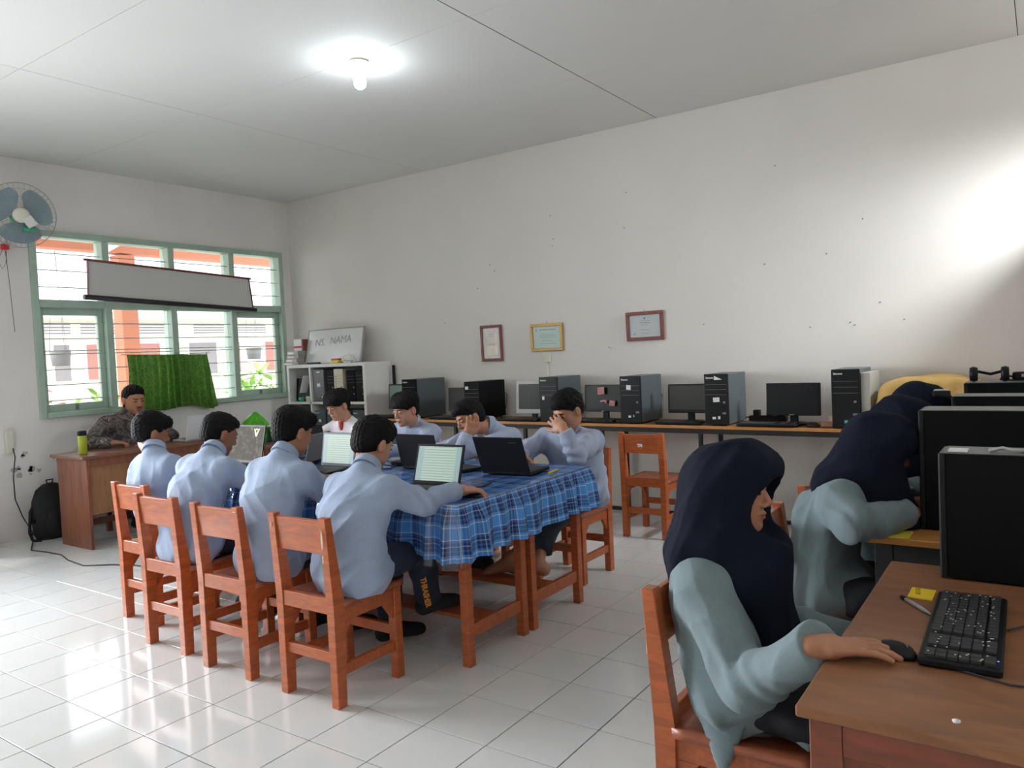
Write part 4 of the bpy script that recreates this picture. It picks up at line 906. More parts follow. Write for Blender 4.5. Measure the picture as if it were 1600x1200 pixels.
for a in ((-.435, .435, -.004, .016, 0, .010), (-.435, .435, -.004, .016, .38, .392), (-.437, -.425, -.004, .016, 0, .39), (.425, .437, -.004, .016, 0, .39)): MB().bx(*a, .001).build('frame_strip', mat('whiteboard_frame', (.35, .34, .34), .4), wbd)
text('lettering', 'NS.', .115, M_marker, wbd, (-.31, -.0015, .20), (PI/2, -.05, 0), bold=-.001, shear=.1)
text('lettering', 'NAMA', .115, M_marker, wbd, (-.07, -.0015, .215), (PI/2, -.05, 0), bold=-.001, shear=.1)
t = thing('tape_dispenser', 'yellow and red tape dispenser on the shelf before the whiteboard', 'tape dispenser', (1.08, -.345, ST)); MB().bx(-.065, .065, -.03, .03, 0, .035, .008).build('body', M_yellow, t); MB().bx(-.055, .055, -.025, .025, .035, .052, .006).build('top', M_redplastic, t)
t = thing('marker_tray', 'black eraser tray on the shelf at the whiteboard foot', 'tray', (.74, -.36, ST)); MB().prism([(-.10, 0), (.10, 0), (.08, .022), (-.09, .022)], 1, -.02, .02).build('tray_body', M_black, t)
b = MB(); rs = random.Random(4)
bmesh.ops.create_icosphere(b.bm, subdivisions=3, radius=.055)
for v in b.bm.verts: v.co *= 1+.28*math.sin(v.co.x*95+3*math.sin(v.co.y*70))*math.cos(v.co.z*80); v.co.x *= 1.5; v.co.z = max(v.co.z*.85, -.04)
t = b.build('crumpled_paper', M_paper); t.location = (1.26, -.34, ST+.04); single(t, 'crumpled white paper lump on the shelf beside the tape dispenser', 'paper')
t = thing('black_panel', 'thin black panel standing between the white shelf and the wall desk', 'panel', (1.60, -.03, .0)); MB().box((0, 0, .67), (.03, .02, 1.34), rot=(0, 0, 0), bev=.003).build('panel_body', M_black, t); MB().bx(-.02, .03, -.03, .01, 0, .02).build('foot', M_black, t)

# ---------------------------------------------------------------- long desks along the back wall
def ztop(x): return .826-.0055*(x-2)
t = thing('computer_table', 'long orange edged black framed counter along the back wall', 'table', (3.97, -.27, 0)); z = .811
MB().bx(-2.39, 2.39, -.24, .24, -.022, 0, .001).build('tabletop', mat('wall_table_top', (.40, .18, .05), .4, grain=((1, 6, 6), 4, .15)), t).matrix_basis = Matrix.Translation((0, 0, z)) @ Matrix.Rotation(.0055, 4, 'Y')
MB().bx(-2.39, 2.39, -.244, -.238, -.022, -.001, .001).build('edge_band', M_edge, t).matrix_basis = Matrix.Translation((0, 0, z)) @ Matrix.Rotation(.0055, 4, 'Y')
for y, n in ((-.218, 'front_rail'), (.212, 'back_rail')): MB().bx(-2.385, 2.385, y-.014, y+.012, -.060, -.023).build(n, M_blackmetal, t).matrix_basis = Matrix.Translation((0, 0, z)) @ Matrix.Rotation(.0055, 4, 'Y')
for x in (1.61, 2.78, 3.55, 4.30, 5.13, 6.33):
    for y in (-.215, .212): MB().bx(x-3.97-.014, x-3.97+.014, y-.014, y+.014, 0, ztop(x)-.056).build('leg', M_blackmetal, t)
def Y0(x): return -.495
TW = [(2.235, 37, 'tower on the wall table behind the boy leaning over his book side laptop', 'leftmost black computer tower on the wall tables, white maker name at its top', .375, (), M_case, M_caseblack, .02),
      (2.995, 0, '', 'squat black computer tower with one white label, second from the left on the wall tables', .345, ((-.055, .29, .035, .028, M_sticker),), M_caseblack, M_caseblack, .0),
      (3.81, 0, '', 'black computer tower right of the silver monitor', .375, ((-.05, .20, .022, .03, M_sticker),), M_case, M_blackgl, .0),
      (4.57, 0, '', 'black computer tower above the free chair, with a square label', .372, ((-.012, .285, .038, .036, M_sticker), (-.01, .055, .022, .016, M_sticker), (.025, .06, .012, .018, M_teal)), M_case, M_blackgl, .0),
      (5.265, 0, '', 'black computer tower with torn triangular white labels', .378, ((.0, .19, .048, .034, M_sticker), (-.02, .055, .026, .018, M_sticker), (.018, .058, .018, .022, M_sticker)), M_case, M_blackgl, .0),
      (6.155, 0, '', 'rightmost black computer tower on the wall tables, beside the mustard cloth', .395, ((.0, .045, .022, .02, M_teal),), M_case, M_blackgl, .0)]
for i, (x, _, _, l, h, st, bm_, fm, rz) in enumerate(TW):
    t = tower(l, (x, -.50, ztop(x)), rz, bm_, fm, w=.178 if i != 1 else .17, d=.40 if i else .44, h=h, stickers=st, marks=None if i == 1 else 'lenovo')
    if i == 4: MB().prism([(-.012, .335), (.048, .338), (-.012, .366)], 1, -.0026, -.001).build('torn_label', M_sticker, t)
    if i == 5: MB().bx(.092, .150, .02, .36, .01, .37, .002).build('side_cover_pale', mat('pale_side_panel', (.42, .42, .38), .4), t, 'pale unpainted side cover')
    MB().tube([(.04, .40 if i else .44, .25), (.07, .45, .20), (.06, .44, .08), (.0, .44, .02)], .004, 5).build('rear_cable', M_cable, t)
MN = [(1.965, .0, .33, .25, .075, 'leftmost monitor on the wall tables, a green reflection painted on it', None, M_greyrefl, None),
      (2.735, .0, .31, .225, .06, 'small dark monitor left of the squat black tower', None, None, None),
      (3.537, .0, .35, .29, .05, 'silver framed monitor on the wall tables', M_silver, None, None),
      (4.245, -.04, .37, .225, .075, 'black monitor with pink reflections painted on its screen', M_blackgl, None, 'lenovo'),
      (4.99, .0, .355, .225, .075, 'dark monitor between the two labelled black towers', M_blackgl, mat('dusty_screen', (.035, .035, .028), .35), None),
      (5.765, .0, .375, .235, .065, 'rightmost monitor on the wall tables, all black', M_blackgl, M_blackgl, 'lenovo')]
for x, rz, w, h, z, l, fr, sc, mk in MN:
    t = monitor(l, (x, -.34, ztop(x)), rz, w, h, z, fr, sc, tilt=-.06, mark=mk, bez=.03 if fr is M_silver else .016)
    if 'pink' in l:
        pk = mat('pink_reflection_colour', (.55, .25, .25), .8, noise=(60, .3))
        for a, c, ww, hh, r in ((-.012, .175, .065, .06, -.05), (.09, .072, .052, .045, .12), (.0, .09, .045, .018, -.2), (.03, .085, .016, .028, .3)): MB().box((a, -.003-.012, z+c), (ww, .0012, hh), rot=(-.06, r, 0)).build('pink_reflection', pk, t)  # reflections on the screen, painted as flat pink patches
for x, l in ((1.92, 'leftmost keyboard on the wall tables'), (2.68, 'keyboard behind the boy resting his cheek on his hand'), (3.48, 'keyboard in front of the silver monitor'), (4.20, 'keyboard in front of the monitor with pink reflections'), (4.95, 'keyboard left of the torn label tower')):
    keyboard('black '+l, (x, -.435, ztop(x)), 0, w=.42 if x != 4.95 else .36, group='keyboards on the wall tables')
keyboard('black keyboard in front of the rightmost wall monitor', (5.62, -.445, ztop(5.6)), .0, w=.42, group='keyboards on the wall tables')
for x, y, l in ((1.73, -.46, 'mouse at the left end of the wall tables'), (3.30, -.47, 'mouse left of the silver monitor keyboard'), (4.455, -.46, 'mouse below the monitor with pink reflections'), (5.09, -.475, 'mouse in front of the torn label tower'), (5.93, -.46, 'mouse right of the rightmost keyboard')): mouse('black '+l, (x, y, ztop(x)), rz=1.3, group='mice on the wall tables')
b = MB(); bmesh.ops.create_icosphere(b.bm, subdivisions=2, radius=.018)
for v in b.bm.verts: v.co *= 1+.3*math.sin(v.co.x*300)*math.cos(v.co.z*280); v.co.x *= 1.5; v.co.z *= .7
t = b.build('paper_scrap', M_paper); t.location = (5.455, -.475, ztop(5.4)+.010); single(t, 'white paper scrap on the wall table left of the rightmost keyboard', 'paper')
t = thing('power_strip', 'black plugs and adapters behind the rightmost wall keyboard', 'power strip', (5.50, -.10, ztop(5.5)))
MB().bx(-.12, .16, -.03, .03, 0, .04, .004).build('strip', M_black, t)
for x in (-.06, .04, .12): MB().box((x, -.01, .06), (.05, .05, .05), bev=.008).build('plug', M_black, t)
MB().tube([(-.12, 0, .02), (-.2, -.02, .05), (-.22, -.1, .01), (-.15, -.2, .006)], .004, 5).build('cord', M_cable, t)
t = thing('cardboard_scrap', 'small brown carton scrap beside the rightmost tower', 'carton', (6.02, -.42, ztop(6))); MB().box((0, 0, .016), (.09, .07, .03), rot=(0, 0, .3), bev=.003).build('carton', mat('brown_carton', (.42, .24, .15), .8), t); MB().box((.02, .05, .04), (.05, .02, .06), rot=(0, .1, 0)).build('flap', mat('pink_carton', (.55, .38, .30), .8), t)
# mustard cloth over something at the right end
cl = thing('draped_cloth', 'mustard yellow cloth draped over a printer at the right end of the wall', 'cloth', (6.66, -.30, .0))
def dfn(u, v):
    x, y = (u-.5)*2, (v-.5)*2; r = max(abs(x), abs(y)); k = min(r/.78, 1); X = x/.78*.30 if r < .78 else x/r*(.30+.03*(r-.78)/.22); Yy = y/.78*.22 if r < .78 else y/r*(.22+.03*(r-.78)/.22)
    top = 1.145-.05*(x*x)-.07*max(0, abs(x)-.4)-.02*y*y+.008*math.sin(x*7+y*3); z = top if r < .78 else top-(r-.78)/.22*.33
    return (X+(.012*math.sin(Yy*60) if r > .8 else 0), Yy+(.012*math.sin(X*55) if r > .8 else 0), z)
MB().grid(dfn, 60, 60).build('cloth', M_clothy, cl)
MB().bx(-.26, .26, -.19, .19, .79, 1.02, .02).build('covered_printer', M_black, cl)
t = thing('printer_table', 'small black table under the mustard cloth', 'table', (6.68, -.28, 0)); MB().bx(-.30, .34, -.24, .24, .765, .79, .002).build('tabletop', M_edge, t)
for a in (-.27, .31):
    for c in (-.21, .21): MB().bx(a-.016, a+.016, c-.016, c+.016, 0, .765).build('leg', M_blackmetal, t)

# ---------------------------------------------------------------- frames and socket on the back wall
def picture(label, cx, cz, w, h, fw, m, pm, roll=0, kind='plain', cat='certificate'):
    t = thing('framed_certificate', label, cat, (cx, 0, cz), rot=(math.radians(1.5), math.radians(roll), 0))
    for a in ((-w/2, w/2, h/2-fw, h/2), (-w/2, w/2, -h/2, -h/2+fw), (-w/2, -w/2+fw, -h/2+fw, h/2-fw), (w/2-fw, w/2, -h/2+fw, h/2-fw)): MB().bx(a[0], a[1], -.024, -.004, a[2], a[3], .003).build('frame_bar', m, t)
    MB().bx(-w/2+fw, w/2-fw, -.012, -.006, -h/2+fw, h/2-fw).build('print', pm, t)
    MB().lathe([(.004, 0), (.003, -.01), (0, -.01)], (0, 0, h/2+.012), 6, 'Y').build('nail', M_ink, t)
    iw, ih = w-2*fw, h-2*fw
    L = MB()
    if kind == 'plaque':
        L.bx(-iw*.36, iw*.36, -.0135, -.012, -ih*.42, ih*.36); L.build('bronze_sheet', M_certb, t); L = MB()
        for z in (.28, .22, -.02, -.06): L.bx(-iw*.2, iw*.2, -.0145, -.0138, ih*z, ih*z+.006)
    elif kind == 'green':
        for z, q in ((.33, .33), (.12, .28), (.05, .36), (-.02, .30), (-.16, .2), (-.30, .35)): L.bx(-iw*q*.8, iw*q, -.0130, -.0122, ih*z, ih*z+(.007 if z == .33 else .003))
        L.bx(-iw*.40, -iw*.36, -.0130, -.0122, ih*.28, ih*.40)
    else:
        L.lathe([(.009, -.0130), (0, -.0135)], (0, 0, ih*.34), 10, 'Y')
        for z, q in ((.24, .16), (.14, .17), (.06, .11), (-.18, .14), (-.34, .12)): L.bx(-iw*q, iw*q, -.0130, -.0122, ih*z, ih*z+(.005 if z == .14 else .0025))
        L.bx(-iw*.36, -iw*.32, -.0130, -.0122, -ih*.38, -ih*.31); L.bx(-iw*.28, -iw*.1, -.0130, -.0122, -ih*.35, -ih*.345)
    L.build('print_lines', M_ink, t)
    MB().bx(-w/2+fw, w/2-fw, -.0165, -.0155, -h/2+fw, h/2-fw).build('glass', M_picglass, t)
picture('tall narrow dark red frame with a bronze plaque on the wall', 2.886, 1.512, .25, .345, .026, M_maroon, M_paper, 0, 'plaque')
picture('gold framed green certificate on the wall', 3.513, 1.539, .345, .25, .026, M_gold, M_certg, .5, 'green')
picture('dark red framed white certificate, highest and rightmost on the wall', 4.49, 1.586, .34, .245, .03, M_maroon, M_cert, -.3, 'plain')
t = thing('wall_socket', 'single cream wall socket below the gold frame', 'socket', (3.507, 0, 1.345)); MB().bx(-.036, .036, -.02, 0, -.036, .036, .006).build('housing', M_cream, t); MB().lathe([(.020, -.021), (.018, -.012), (0, -.012)], (0, 0, 0), 16, 'Y').build('outlet', MATS['outlet_grey'], t)
MB().bx(-.006, .006, -.018, -.002, -.16, -.036).build('plug_cord', M_cream, t); MB().tube([(0, -.01, -.16), (.005, -.012, -.45)], .004, 5).build('cord', M_greycable, t)

# ---------------------------------------------------------------- ceiling bulb
bl = thing('ceiling_lamp', 'lit bare bulb in a white holder on the ceiling', 'lamp', (3.755, -2.46, RZ))
MB().lathe([(0, 0), (.058, 0), (.060, -.010), (.050, -.018), (.036, -.020), (.034, -.048), (.028, -.052), (0, -.052)], n=28).build('holder', M_cream, bl)
MB().lathe([(.013, -.050), (.0135, -.078), (.012, -.08)], n=16).build('neck', M_silver, bl)
MB().lathe([(.014, -.076), (.020, -.088), (.034, -.112), (.038, -.135), (.033, -.158), (.018, -.172), (0, -.176)], n=28).build('bulb', M_bulb, bl)

# ---------------------------------------------------------------- school chairs
def make_chair(label):
    "origin on the floor under the seat centre, the sitter faces local +y"
    t = thing('school_chair', label, 'chair'); W, Dp = .36, .39; x0 = W/2-.0225
    for s in (-1, 1):
        b = MB(); b.prism([(-Dp/2, 0), (-Dp/2+.048, 0), (-Dp/2+.058, .43), (-Dp/2+.012, .785), (-Dp/2-.022, .785), (-Dp/2, .43)], 0, s*x0-.021, s*x0+.021)
        bmesh.ops.bevel(b.bm, geom=list(b.bm.edges), offset=.0025, segments=1, affect='EDGES'); b.build('rear_post', M_wood, t)
        MB().bx(s*x0-.021, s*x0+.021, Dp/2-.045, Dp/2, 0, .405, .0025).build('leg', M_wood, t)
        MB().bx(s*x0-.011, s*x0+.011, -Dp/2+.05, Dp/2-.045, .345, .405, .002).build('side_rail', M_woodx, t)
        MB().bx(s*x0-.011, s*x0+.011, -Dp/2+.05, Dp/2-.045, .125, .170, .002).build('stretcher', M_woodx, t)
        MB().prism([(Dp/2-.045, .345), (Dp/2-.045, .27), (Dp/2-.10, .345)], 0, s*x0-.010, s*x0+.010).build('bracket', M_woodx, t)
        MB().prism([(-Dp/2+.055, .345), (-Dp/2+.053, .27), (-Dp/2+.11, .345)], 0, s*x0-.010, s*x0+.010).build('bracket', M_woodx, t)
        MB().lathe([(.004, 0), (.0045, .0016), (0, .002)], (s*x0, -Dp/2+.002, .70), 7, 'Y').build('nail_head', M_chip, t)
    xi = x0-.021
    MB().bar((0, -Dp/2+.010, .632), (0, -Dp/2-.004, .772), 2*xi, .020, up=(0, 1, 0), bev=.002).build('backrest', M_woodx, t)
    MB().bx(-xi, xi, -Dp/2+.004, -Dp/2+.026, .385, .45, .002).build('back_rail', M_woodx, t)
    MB().bx(-xi, xi, -Dp/2+.012, -Dp/2+.034, .18, .225, .002).build('stretcher', M_woodx, t)
    MB().bx(-xi, xi, Dp/2-.035, Dp/2-.012, .345, .405, .002).build('front_rail', M_woodx, t); MB().bx(-xi, xi, Dp/2-.035, Dp/2-.012, .19, .235, .002).build('stretcher', M_woodx, t)
    b = MB(); b.grid(lambda u, v: ((u-.5)*(W+.004), -Dp/2+.05+v*(Dp-.035), .432-.012*math.sin(PI*min(max(v*1.15-.05, 0), 1))*math.cos((u-.5)*2.6)), 10, 10)
    g = b.bm; ext = bmesh.ops.extrude_face_region(g, geom=list(g.faces)); 
    for v in [e for e in ext['geom'] if isinstance(e, bmesh.types.BMVert)]: v.co.z = .406
    b.build('seat', M_seat, t)
    return t
ch0 = make_chair('orange wooden school chair nearest the camera at the cloth table')
ch0.location = (4.72, -3.715, 0); ch0.rotation_euler = (0, 0, 0)
G1 = 'orange wooden school chairs at the cloth table'; ch0['group'] = G1
def chair(x, y, rz, label, group=G1): return copy_tree(ch0, (x, y, 0), rz, label, group)
c3 = chair(4.148, -3.715, .01, 'orange wooden school chair, second nearest the camera at the cloth table')
c2 = chair(3.60, -3.685, .0, 'orange wooden school chair, third nearest the camera at the cloth table')
c1 = chair(3.07, -3.52, -.02, 'orange wooden school chair at the far left end of the cloth table')
c8 = chair(4.80, -1.845, PI, 'orange wooden school chair of the boy hiding his face at the table end')
chair(4.15, -1.75, PI+.05, 'orange wooden school chair of the boy resting his cheek on his hand')
chair(3.45, -1.70, PI, 'orange wooden school chair of the round faced boy in pale blue')
chair(2.70, -1.62, PI, 'orange wooden school chair of the boy in the white shirt')
cf = chair(4.815, -.655, .0, 'free orange wooden school chair with white letters, before the wall tables')
text('lettering', 'TPI', .030, M_print, cf, (-.03, -.2015, .680), (PI/2, 0, 0), bold=.002)
# worn chips on the near chairs
for c, spots in ((ch0, ((.1575, -.2185, .70, .012, .10), (.1575, -.2175, .62, .010, .05), (-.1575, -.2165, .735, .010, .03), (.168, .186, .40, .018, .018), (-.16, -.21, .62, .006, .01))), (c2, ((-.10, -.2015, .762, .07, .010), (.02, -.2015, .765, .05, .008))), (c1, ((-.10, -.2015, .765, .04, .012),)), (c3, ((.1575, -.2185, .765, .03, .006),))):
    for x, y, z, w, h in spots:
        b = MB(); rs = random.Random(int(x*999+z*77)); b.prism([(x+w/2*rs.uniform(.4, 1)*math.cos(k*PI/4), z+h/2*rs.uniform(.5, 1)*math.sin(k*PI/4)) for k in range(8)], 1, y-.0006, y+.002); b.build('paint_chip', M_chip, c)

# ---------------------------------------------------------------- the long table: four school desks pushed together under one cloth
def school_desk(label, x0, x1, y0, y1):
    t = thing('school_desk', label, 'desk', ((x0+x1)/2, (y0+y1)/2, 0), group='school desks under the blue cloth'); a, c = (x1-x0)/2, (y1-y0)/2
    MB().bx(-a, a, -c, c, .735, .757, .003).build('desktop', M_woodx, t)
    for x in (-a+.024, a-.024):
        for y in (-c+.024, c-.024): MB().bx(x-.022, x+.022, y-.022, y+.022, 0, .735, .0025).build('leg', M_wood, t)
        MB().bx(x-.012, x+.012, -c+.046, c-.046, .125, .185, .002).build('stretcher', M_woodx, t); MB().bx(x-.012, x+.012, -c+.046, c-.046, .62, .735, .002).build('side_rail', M_woodx, t)
    for y in (-c+.024, c-.024): MB().bx(-a+.046, a-.046, y-.010, y+.010, .62, .735, .002).build('apron', M_woodx, t)
    MB().bx(-a+.036, a-.036, -.075, .055, .145, .165, .002).build('footboard', M_woodx, t)
    return t
for (x0, x1, ll) in ((3.90, 5.115, 'camera end'), (2.80, 3.88, 'window end')):
    school_desk('orange wooden school desk under the blue cloth, near side at the '+ll, x0, x1, -3.325, -2.84)
    school_desk('orange wooden school desk under the blue cloth, far side at the '+ll, x0, x1, -2.80, -2.285)
TX0, TX1, TY0, TY1, TZ = 2.74, 5.175, -3.44, -2.28, .763
tcl = thing('tablecloth', 'blue plaid tablecloth with a gathered skirt over the long table', 'tablecloth', ((TX0+TX1)/2, (TY0+TY1)/2, .55))
OX, OY, OZ = (TX0+TX1)/2, (TY0+TY1)/2, .55
MB().grid(lambda u, v: (TX0+u*(TX1-TX0)-OX, TY0+v*(TY1-TY0)-OY, TZ-OZ+.0015*math.sin(u*31)*math.sin(v*17)), 60, 30, True, lambda u, v: (u*2.44, v*1.16)).build('cloth_top', M_plaid, tcl)
per = [(TX0, TY0, 1, 0, TX1-TX0), (TX1, TY0, 0, 1, TY1-TY0), (TX1, TY1, -1, 0, TX1-TX0), (TX0, TY1, 0, -1, TY1-TY0)]
def skirt(extra=0, lo=0, amp=1, dropk=1.0, n=520, sides=4, r=.03):
    Ls = [p[4] for p in per[:sides]]; tot = sum(Ls); cum = [sum(Ls[:i]) for i in range(sides+1)]
    def fn(u, v):
        s = u*tot; k = min(int(sum(s >= c for c in cum))-1, sides-1); k = max(k, 0); q = s-cum[k]; x, y, dx, dy, L = per[k]; nx, ny = dy, -dx
        e = min(q, L-q); bl_ = .5*max(0, 1-e/.10)**2; sgn = 1 if q > L/2 else -1
        nx2, ny2 = nx+dx*sgn*bl_*1.4, ny+dy*sgn*bl_*1.4; ll = math.hypot(nx2, ny2); nx2, ny2 = nx2/ll, ny2/ll
        ph = s*46+2.2*math.sin(s*5.1)+1.1*math.sin(s*13); fold = (.016*math.sin(ph)+.007*math.sin(ph*.47+1)+.004*math.sin(ph*2.1))*amp
        drop = (.225+.012*math.sin(s*3.1)+.006*math.sin(s*11))*v*dropk; out = .004+extra+.018*min(v*3, 1)+.020*v+fold*min(v*4, 1)*(.5+.8*v)
        return (x+dx*q+nx2*out-OX+dx*.004*math.cos(ph)*v, y+dy*q+ny2*out-OY+dy*.004*math.cos(ph)*v, TZ-OZ-drop+extra*.8)
    return fn, tot
fn, tot = skirt(); MB().grid(fn, 760, 10, True, lambda u, v: (u*tot*1.45, -.23*v)).build('skirt', M_plaid, tcl)
pcv = thing('plastic_cover', 'clear plastic sheet lying over the blue plaid tablecloth', 'cover', (OX, OY, OZ))
MB().grid(lambda u, v: (TX0+u*(TX1-TX0+.005)-OX, TY0+v*(TY1-TY0)-OY, TZ-OZ+.004+.0018*math.sin(u*43+4*v)*math.sin(v*21+3*u)), 90, 40).build('sheet', M_cover, pcv)
fn2, tot2 = skirt(.012, 0, .55, 1.15, sides=1); fnA = lambda u, v: fn2(u*.999, v)
MB().grid(fnA, 200, 8).build('hanging_side', M_cover, pcv)
MB().tube([(TX0-OX, TY0-OY-.008, TZ-OZ+.002), (TX1-OX+.006, TY0-OY-.008, TZ-OZ+.003), (TX1-OX+.010, TY1-OY, TZ-OZ+.003)], .0035, 6).build('rolled_edge', glassy('plastic_edge', (.85, .88, .92), .30, .2), pcv)
MB().tube([(TX1-OX+.012, TY0-OY-.02, TZ-OZ-.03), (TX1-OX+.05, TY0-OY-.05, TZ-OZ-.15), (TX1-OX+.055, TY0-OY-.055, TZ-OZ-.25)], .004, 6).build('rolled_edge', MATS['plastic_edge'], pcv)
TT = TZ+.006
# laptops
laptop('open laptop with a text page on its screen before the boy nearest the camera', (4.815, -3.155, TT), .06, w=.285, lidh=.20, ang=108, screen_m=M_docscreen)
t8, T = laptop('black laptop with its lid to the camera at the table corner', (4.905, -2.69, TT), PI+.06, w=.30, lidh=.205, ang=112)
text('lettering', 'ThinkPad', .014, M_greycable, t8, T @ V((-.06, .0045, .175)), (PI/2-.38, 0, PI))
t7, T = laptop('black laptop with its lid to the camera in the table middle', (4.32, -2.70, TT), PI-.02, w=.30, lidh=.195, ang=104)
laptop('dark blue laptop with a page on its screen, half hidden by the nearest boy', (3.80, -2.86, TT), .02, w=.28, lidh=.20, ang=100, lidm=mat('dark_blue_lid', (.015, .03, .07), .35), screen_m=M_docscreen)
t2_, T2 = laptop('laptop with a brown picture and a gold emblem on its screen', (3.03, -2.955, TT), .0, w=.36, lidh=.245, ang=103, screen_m=M_brownscreen, basem=mat('dark_red_base', (.10, .015, .025), .4))
b = MB(); b.prism([(-.028, .02), (-.016, .02), (0, -.012), (.016, .02), (.028, .02), (.006, -.03), (-.006, -.03)], 1, -.0056, -.0050); b.bx(-.008, .008, -.0056, -.005, .012, .022)
me_ = b.mesh(M_goldpix, 'screen_emblem'); e_ = link('screen_emblem', me_, t2_); e_.matrix_basis = T2 @ Matrix.Translation((.10, 0, .20))
laptop('black laptop of the boy in the white shirt, its lid to the camera', (3.05, -2.42, TT), PI+.25, w=.27, lidh=.20, ang=104)
laptop('dark laptop beside the third boy, screen turned to the window', (3.44, -2.72, TT), -1.2, w=.26, lidh=.18, ang=105, lidm=M_greyplastic)
mouse('black mouse under the hand of the boy nearest the camera', (5.085, -3.235, TT), -1.1)
for (x, y, rz, l) in ((5.115, -2.555, 1.7, 'yellow marker pen at the far corner of the cloth table'), (4.02, -2.50, 1.4, 'yellow marker pen in the middle of the cloth table')):
    t = thing('marker_pen', l, 'pen', (x, y, TT), rz); MB().tube([(-.055, 0, .007), (.04, 0, .007)], .0065, 10).build('barrel', M_yellow, t); MB().tube([(.04, 0, .007), (.065, 0, .007)], .0058, 10, r2=.003).build('cap', M_yellow, t)
for i, (pts, l) in enumerate((([(4.05, -2.62, 0), (4.12, -2.75, 0), (4.05, -2.85, .01), (3.95, -2.80, 0), (3.98, -2.7, .012), (4.10, -2.68, 0)], 'looped black laptop cable in the middle of the cloth table'), ([(4.47, -2.80, 0), (4.56, -2.86, 0), (4.60, -2.78, 0), (4.68, -2.80, 0), (4.60, -2.92, .01), (4.54, -2.96, 0)], 'short black cable right of the middle laptop'), ([(4.96, -3.10, 0), (5.02, -3.05, 0), (5.0, -2.95, 0), (4.86, -2.93, 0)], 'thin black cable behind the text page laptop'), ([(3.3, -2.95, 0), (3.42, -3.05, 0), (3.38, -3.12, 0), (3.25, -3.1, .01)], 'black cable beside the brown picture laptop'))):
    single(MB().tube([(x, y, TT+.004+z) for x, y, z in pts], .0035, 6).build('cable', M_cable), l, 'cable')
for x, y, z, sx, sy, sz, rz, m, nm, l, c in ((4.10, -2.55, 0, .20, .13, .022, .2, M_black, 'power_adapter', 'flat black power adapter among cables on the cloth table', 'adapter'), (4.55, -2.62, 0, .22, .14, .018, -.3, M_blackgl, 'folded_tablet', 'thin black tablet right of the middle laptop', 'tablet'), (3.93, -2.48, 0, .10, .06, .02, .5, M_silver, 'phone', 'silver phone in the middle of the cloth table', 'phone'), (3.35, -3.18, 0, .15, .1, .004, .4, M_paper, 'paper_slip', 'white paper slip before the second boy from the left', 'paper'), (3.36, -2.48, 0, .24, .17, .03, .1, mat('dark_red_folder', (.12, .012, .025), .5), 'folder', 'dark red folder right of the brown picture laptop', 'folder')):
    o = MB().box((0, 0, sz/2), (sx, sy, sz), bev=min(.004, sz*.3)).build(nm, m); o.location = (x, y, TT+z); o.rotation_euler = (0, 0, rz); single(o, l, c)

# ---------------------------------------------------------------- the row of computer desks on the right
def side_desk(label, x0, x1, y0, y1, z, tm_, sm_, group='desks of the girls'):
    t = thing('computer_desk', label, 'desk', ((x0+x1)/2, (y0+y1)/2, 0), group=group); a, c = (x1-x0)/2, (y1-y0)/2
    MB().bx(-a, a, -c, c, z-.022, z, .003).build('desktop', tm_, t)
    for y in (-c+.03, c-.03):
        MB().bx(-a+.02, -a+.075, y-.015, y+.015, 0, z-.022, .002).build('leg', sm_, t); MB().bx(a-.075, a-.02, y-.015, y+.015, 0, z-.022, .002).build('leg', sm_, t)
        MB().bx(-a+.075, a-.075, y-.013, y+.013, z-.085, z-.022, .002).build('top_rail', sm_, t); MB().bx(-a+.075, a-.075, y-.004, y+.006, .08, z-.085).build('side_panel', sm_, t); MB().bx(-a+.075, a-.075, y-.013, y+.013, .05, .11, .002).build('bottom_rail', sm_, t)
    MB().bx(a-.05, a-.035, -c+.04, c-.04, .2, z-.022).build('modesty_panel', sm_, t)
    return t
side_desk('brown wooden computer desk nearest the camera with keyboard and mouse', 6.88, 7.62, -4.58, -3.525, .752, M_gtop, M_gside)
side_desk('yellow topped computer desk of the second girl', 6.765, 7.60, -3.25, -2.30, .752, M_ytop, M_blackmetal)
side_desk('yellow topped computer desk of the third girl, behind the towers', 6.765, 7.60, -2.28, -1.45, .752, M_ytop, M_blackmetal)
side_desk('yellow topped computer desk of the farthest girl', 6.765, 7.60, -1.43, -.62, .752, M_ytop, M_blackmetal)
M_topgrey = mat('dusty_case_top', (.10, .11, .10), .45)
def side_tower(label, x, y, h, w=.165, d=.42):
    "front faces -x; the long black side faces the camera"
    t = thing('computer_tower', label, 'computer', (x, y, .752), group='black towers on the desks of the girls')
    MB().bx(.018, d, 0, w, .006, h-.002, .002).build('case', M_caseblack, t); MB().bx(0, .018, -.001, w+.001, .003, h-.001, .004).build('front_panel', M_blackgl, t)
    MB().bx(.012, d, .002, w-.002, h-.002, h, .0005).build('dusty_top', mat('dusty_case_top', (.1, .11, .1), .45), t, 'dusty grey top'); 
    for a in (.05, d-.05): MB().bx(a-.012, a+.012, .02, w-.02, 0, .006).build('foot', M_black, t)
    return t
side_tower('big black computer tower nearest the camera, wrapper and paper on its top', 7.02, -3.655, .341, w=.15, d=.44)
side_tower('black computer tower of the second girl, behind the nearest one', 6.905, -3.09, .405)
side_tower('black computer tower of the third girl', 6.955, -2.55, .412)
side_tower('black computer tower of the farthest girl with dark things on its top', 6.955, -2.0, .432)
monitor('black monitor of the second girl, seen edge on beside her tower', (6.99, -2.735, .752), -PI/2, w=.36, h=.28, z=.06)
monitor('black monitor of the third girl, behind her tower', (7.05, -2.187, .752), -PI/2, w=.36, h=.28, z=.08)
o = MB().box((0, 0, .003), (.045, .055, .004)).build('paper_square', M_paper); o.location = (7.065, -3.61, 1.093); single(o, 'small white paper square on the nearest black tower', 'paper')
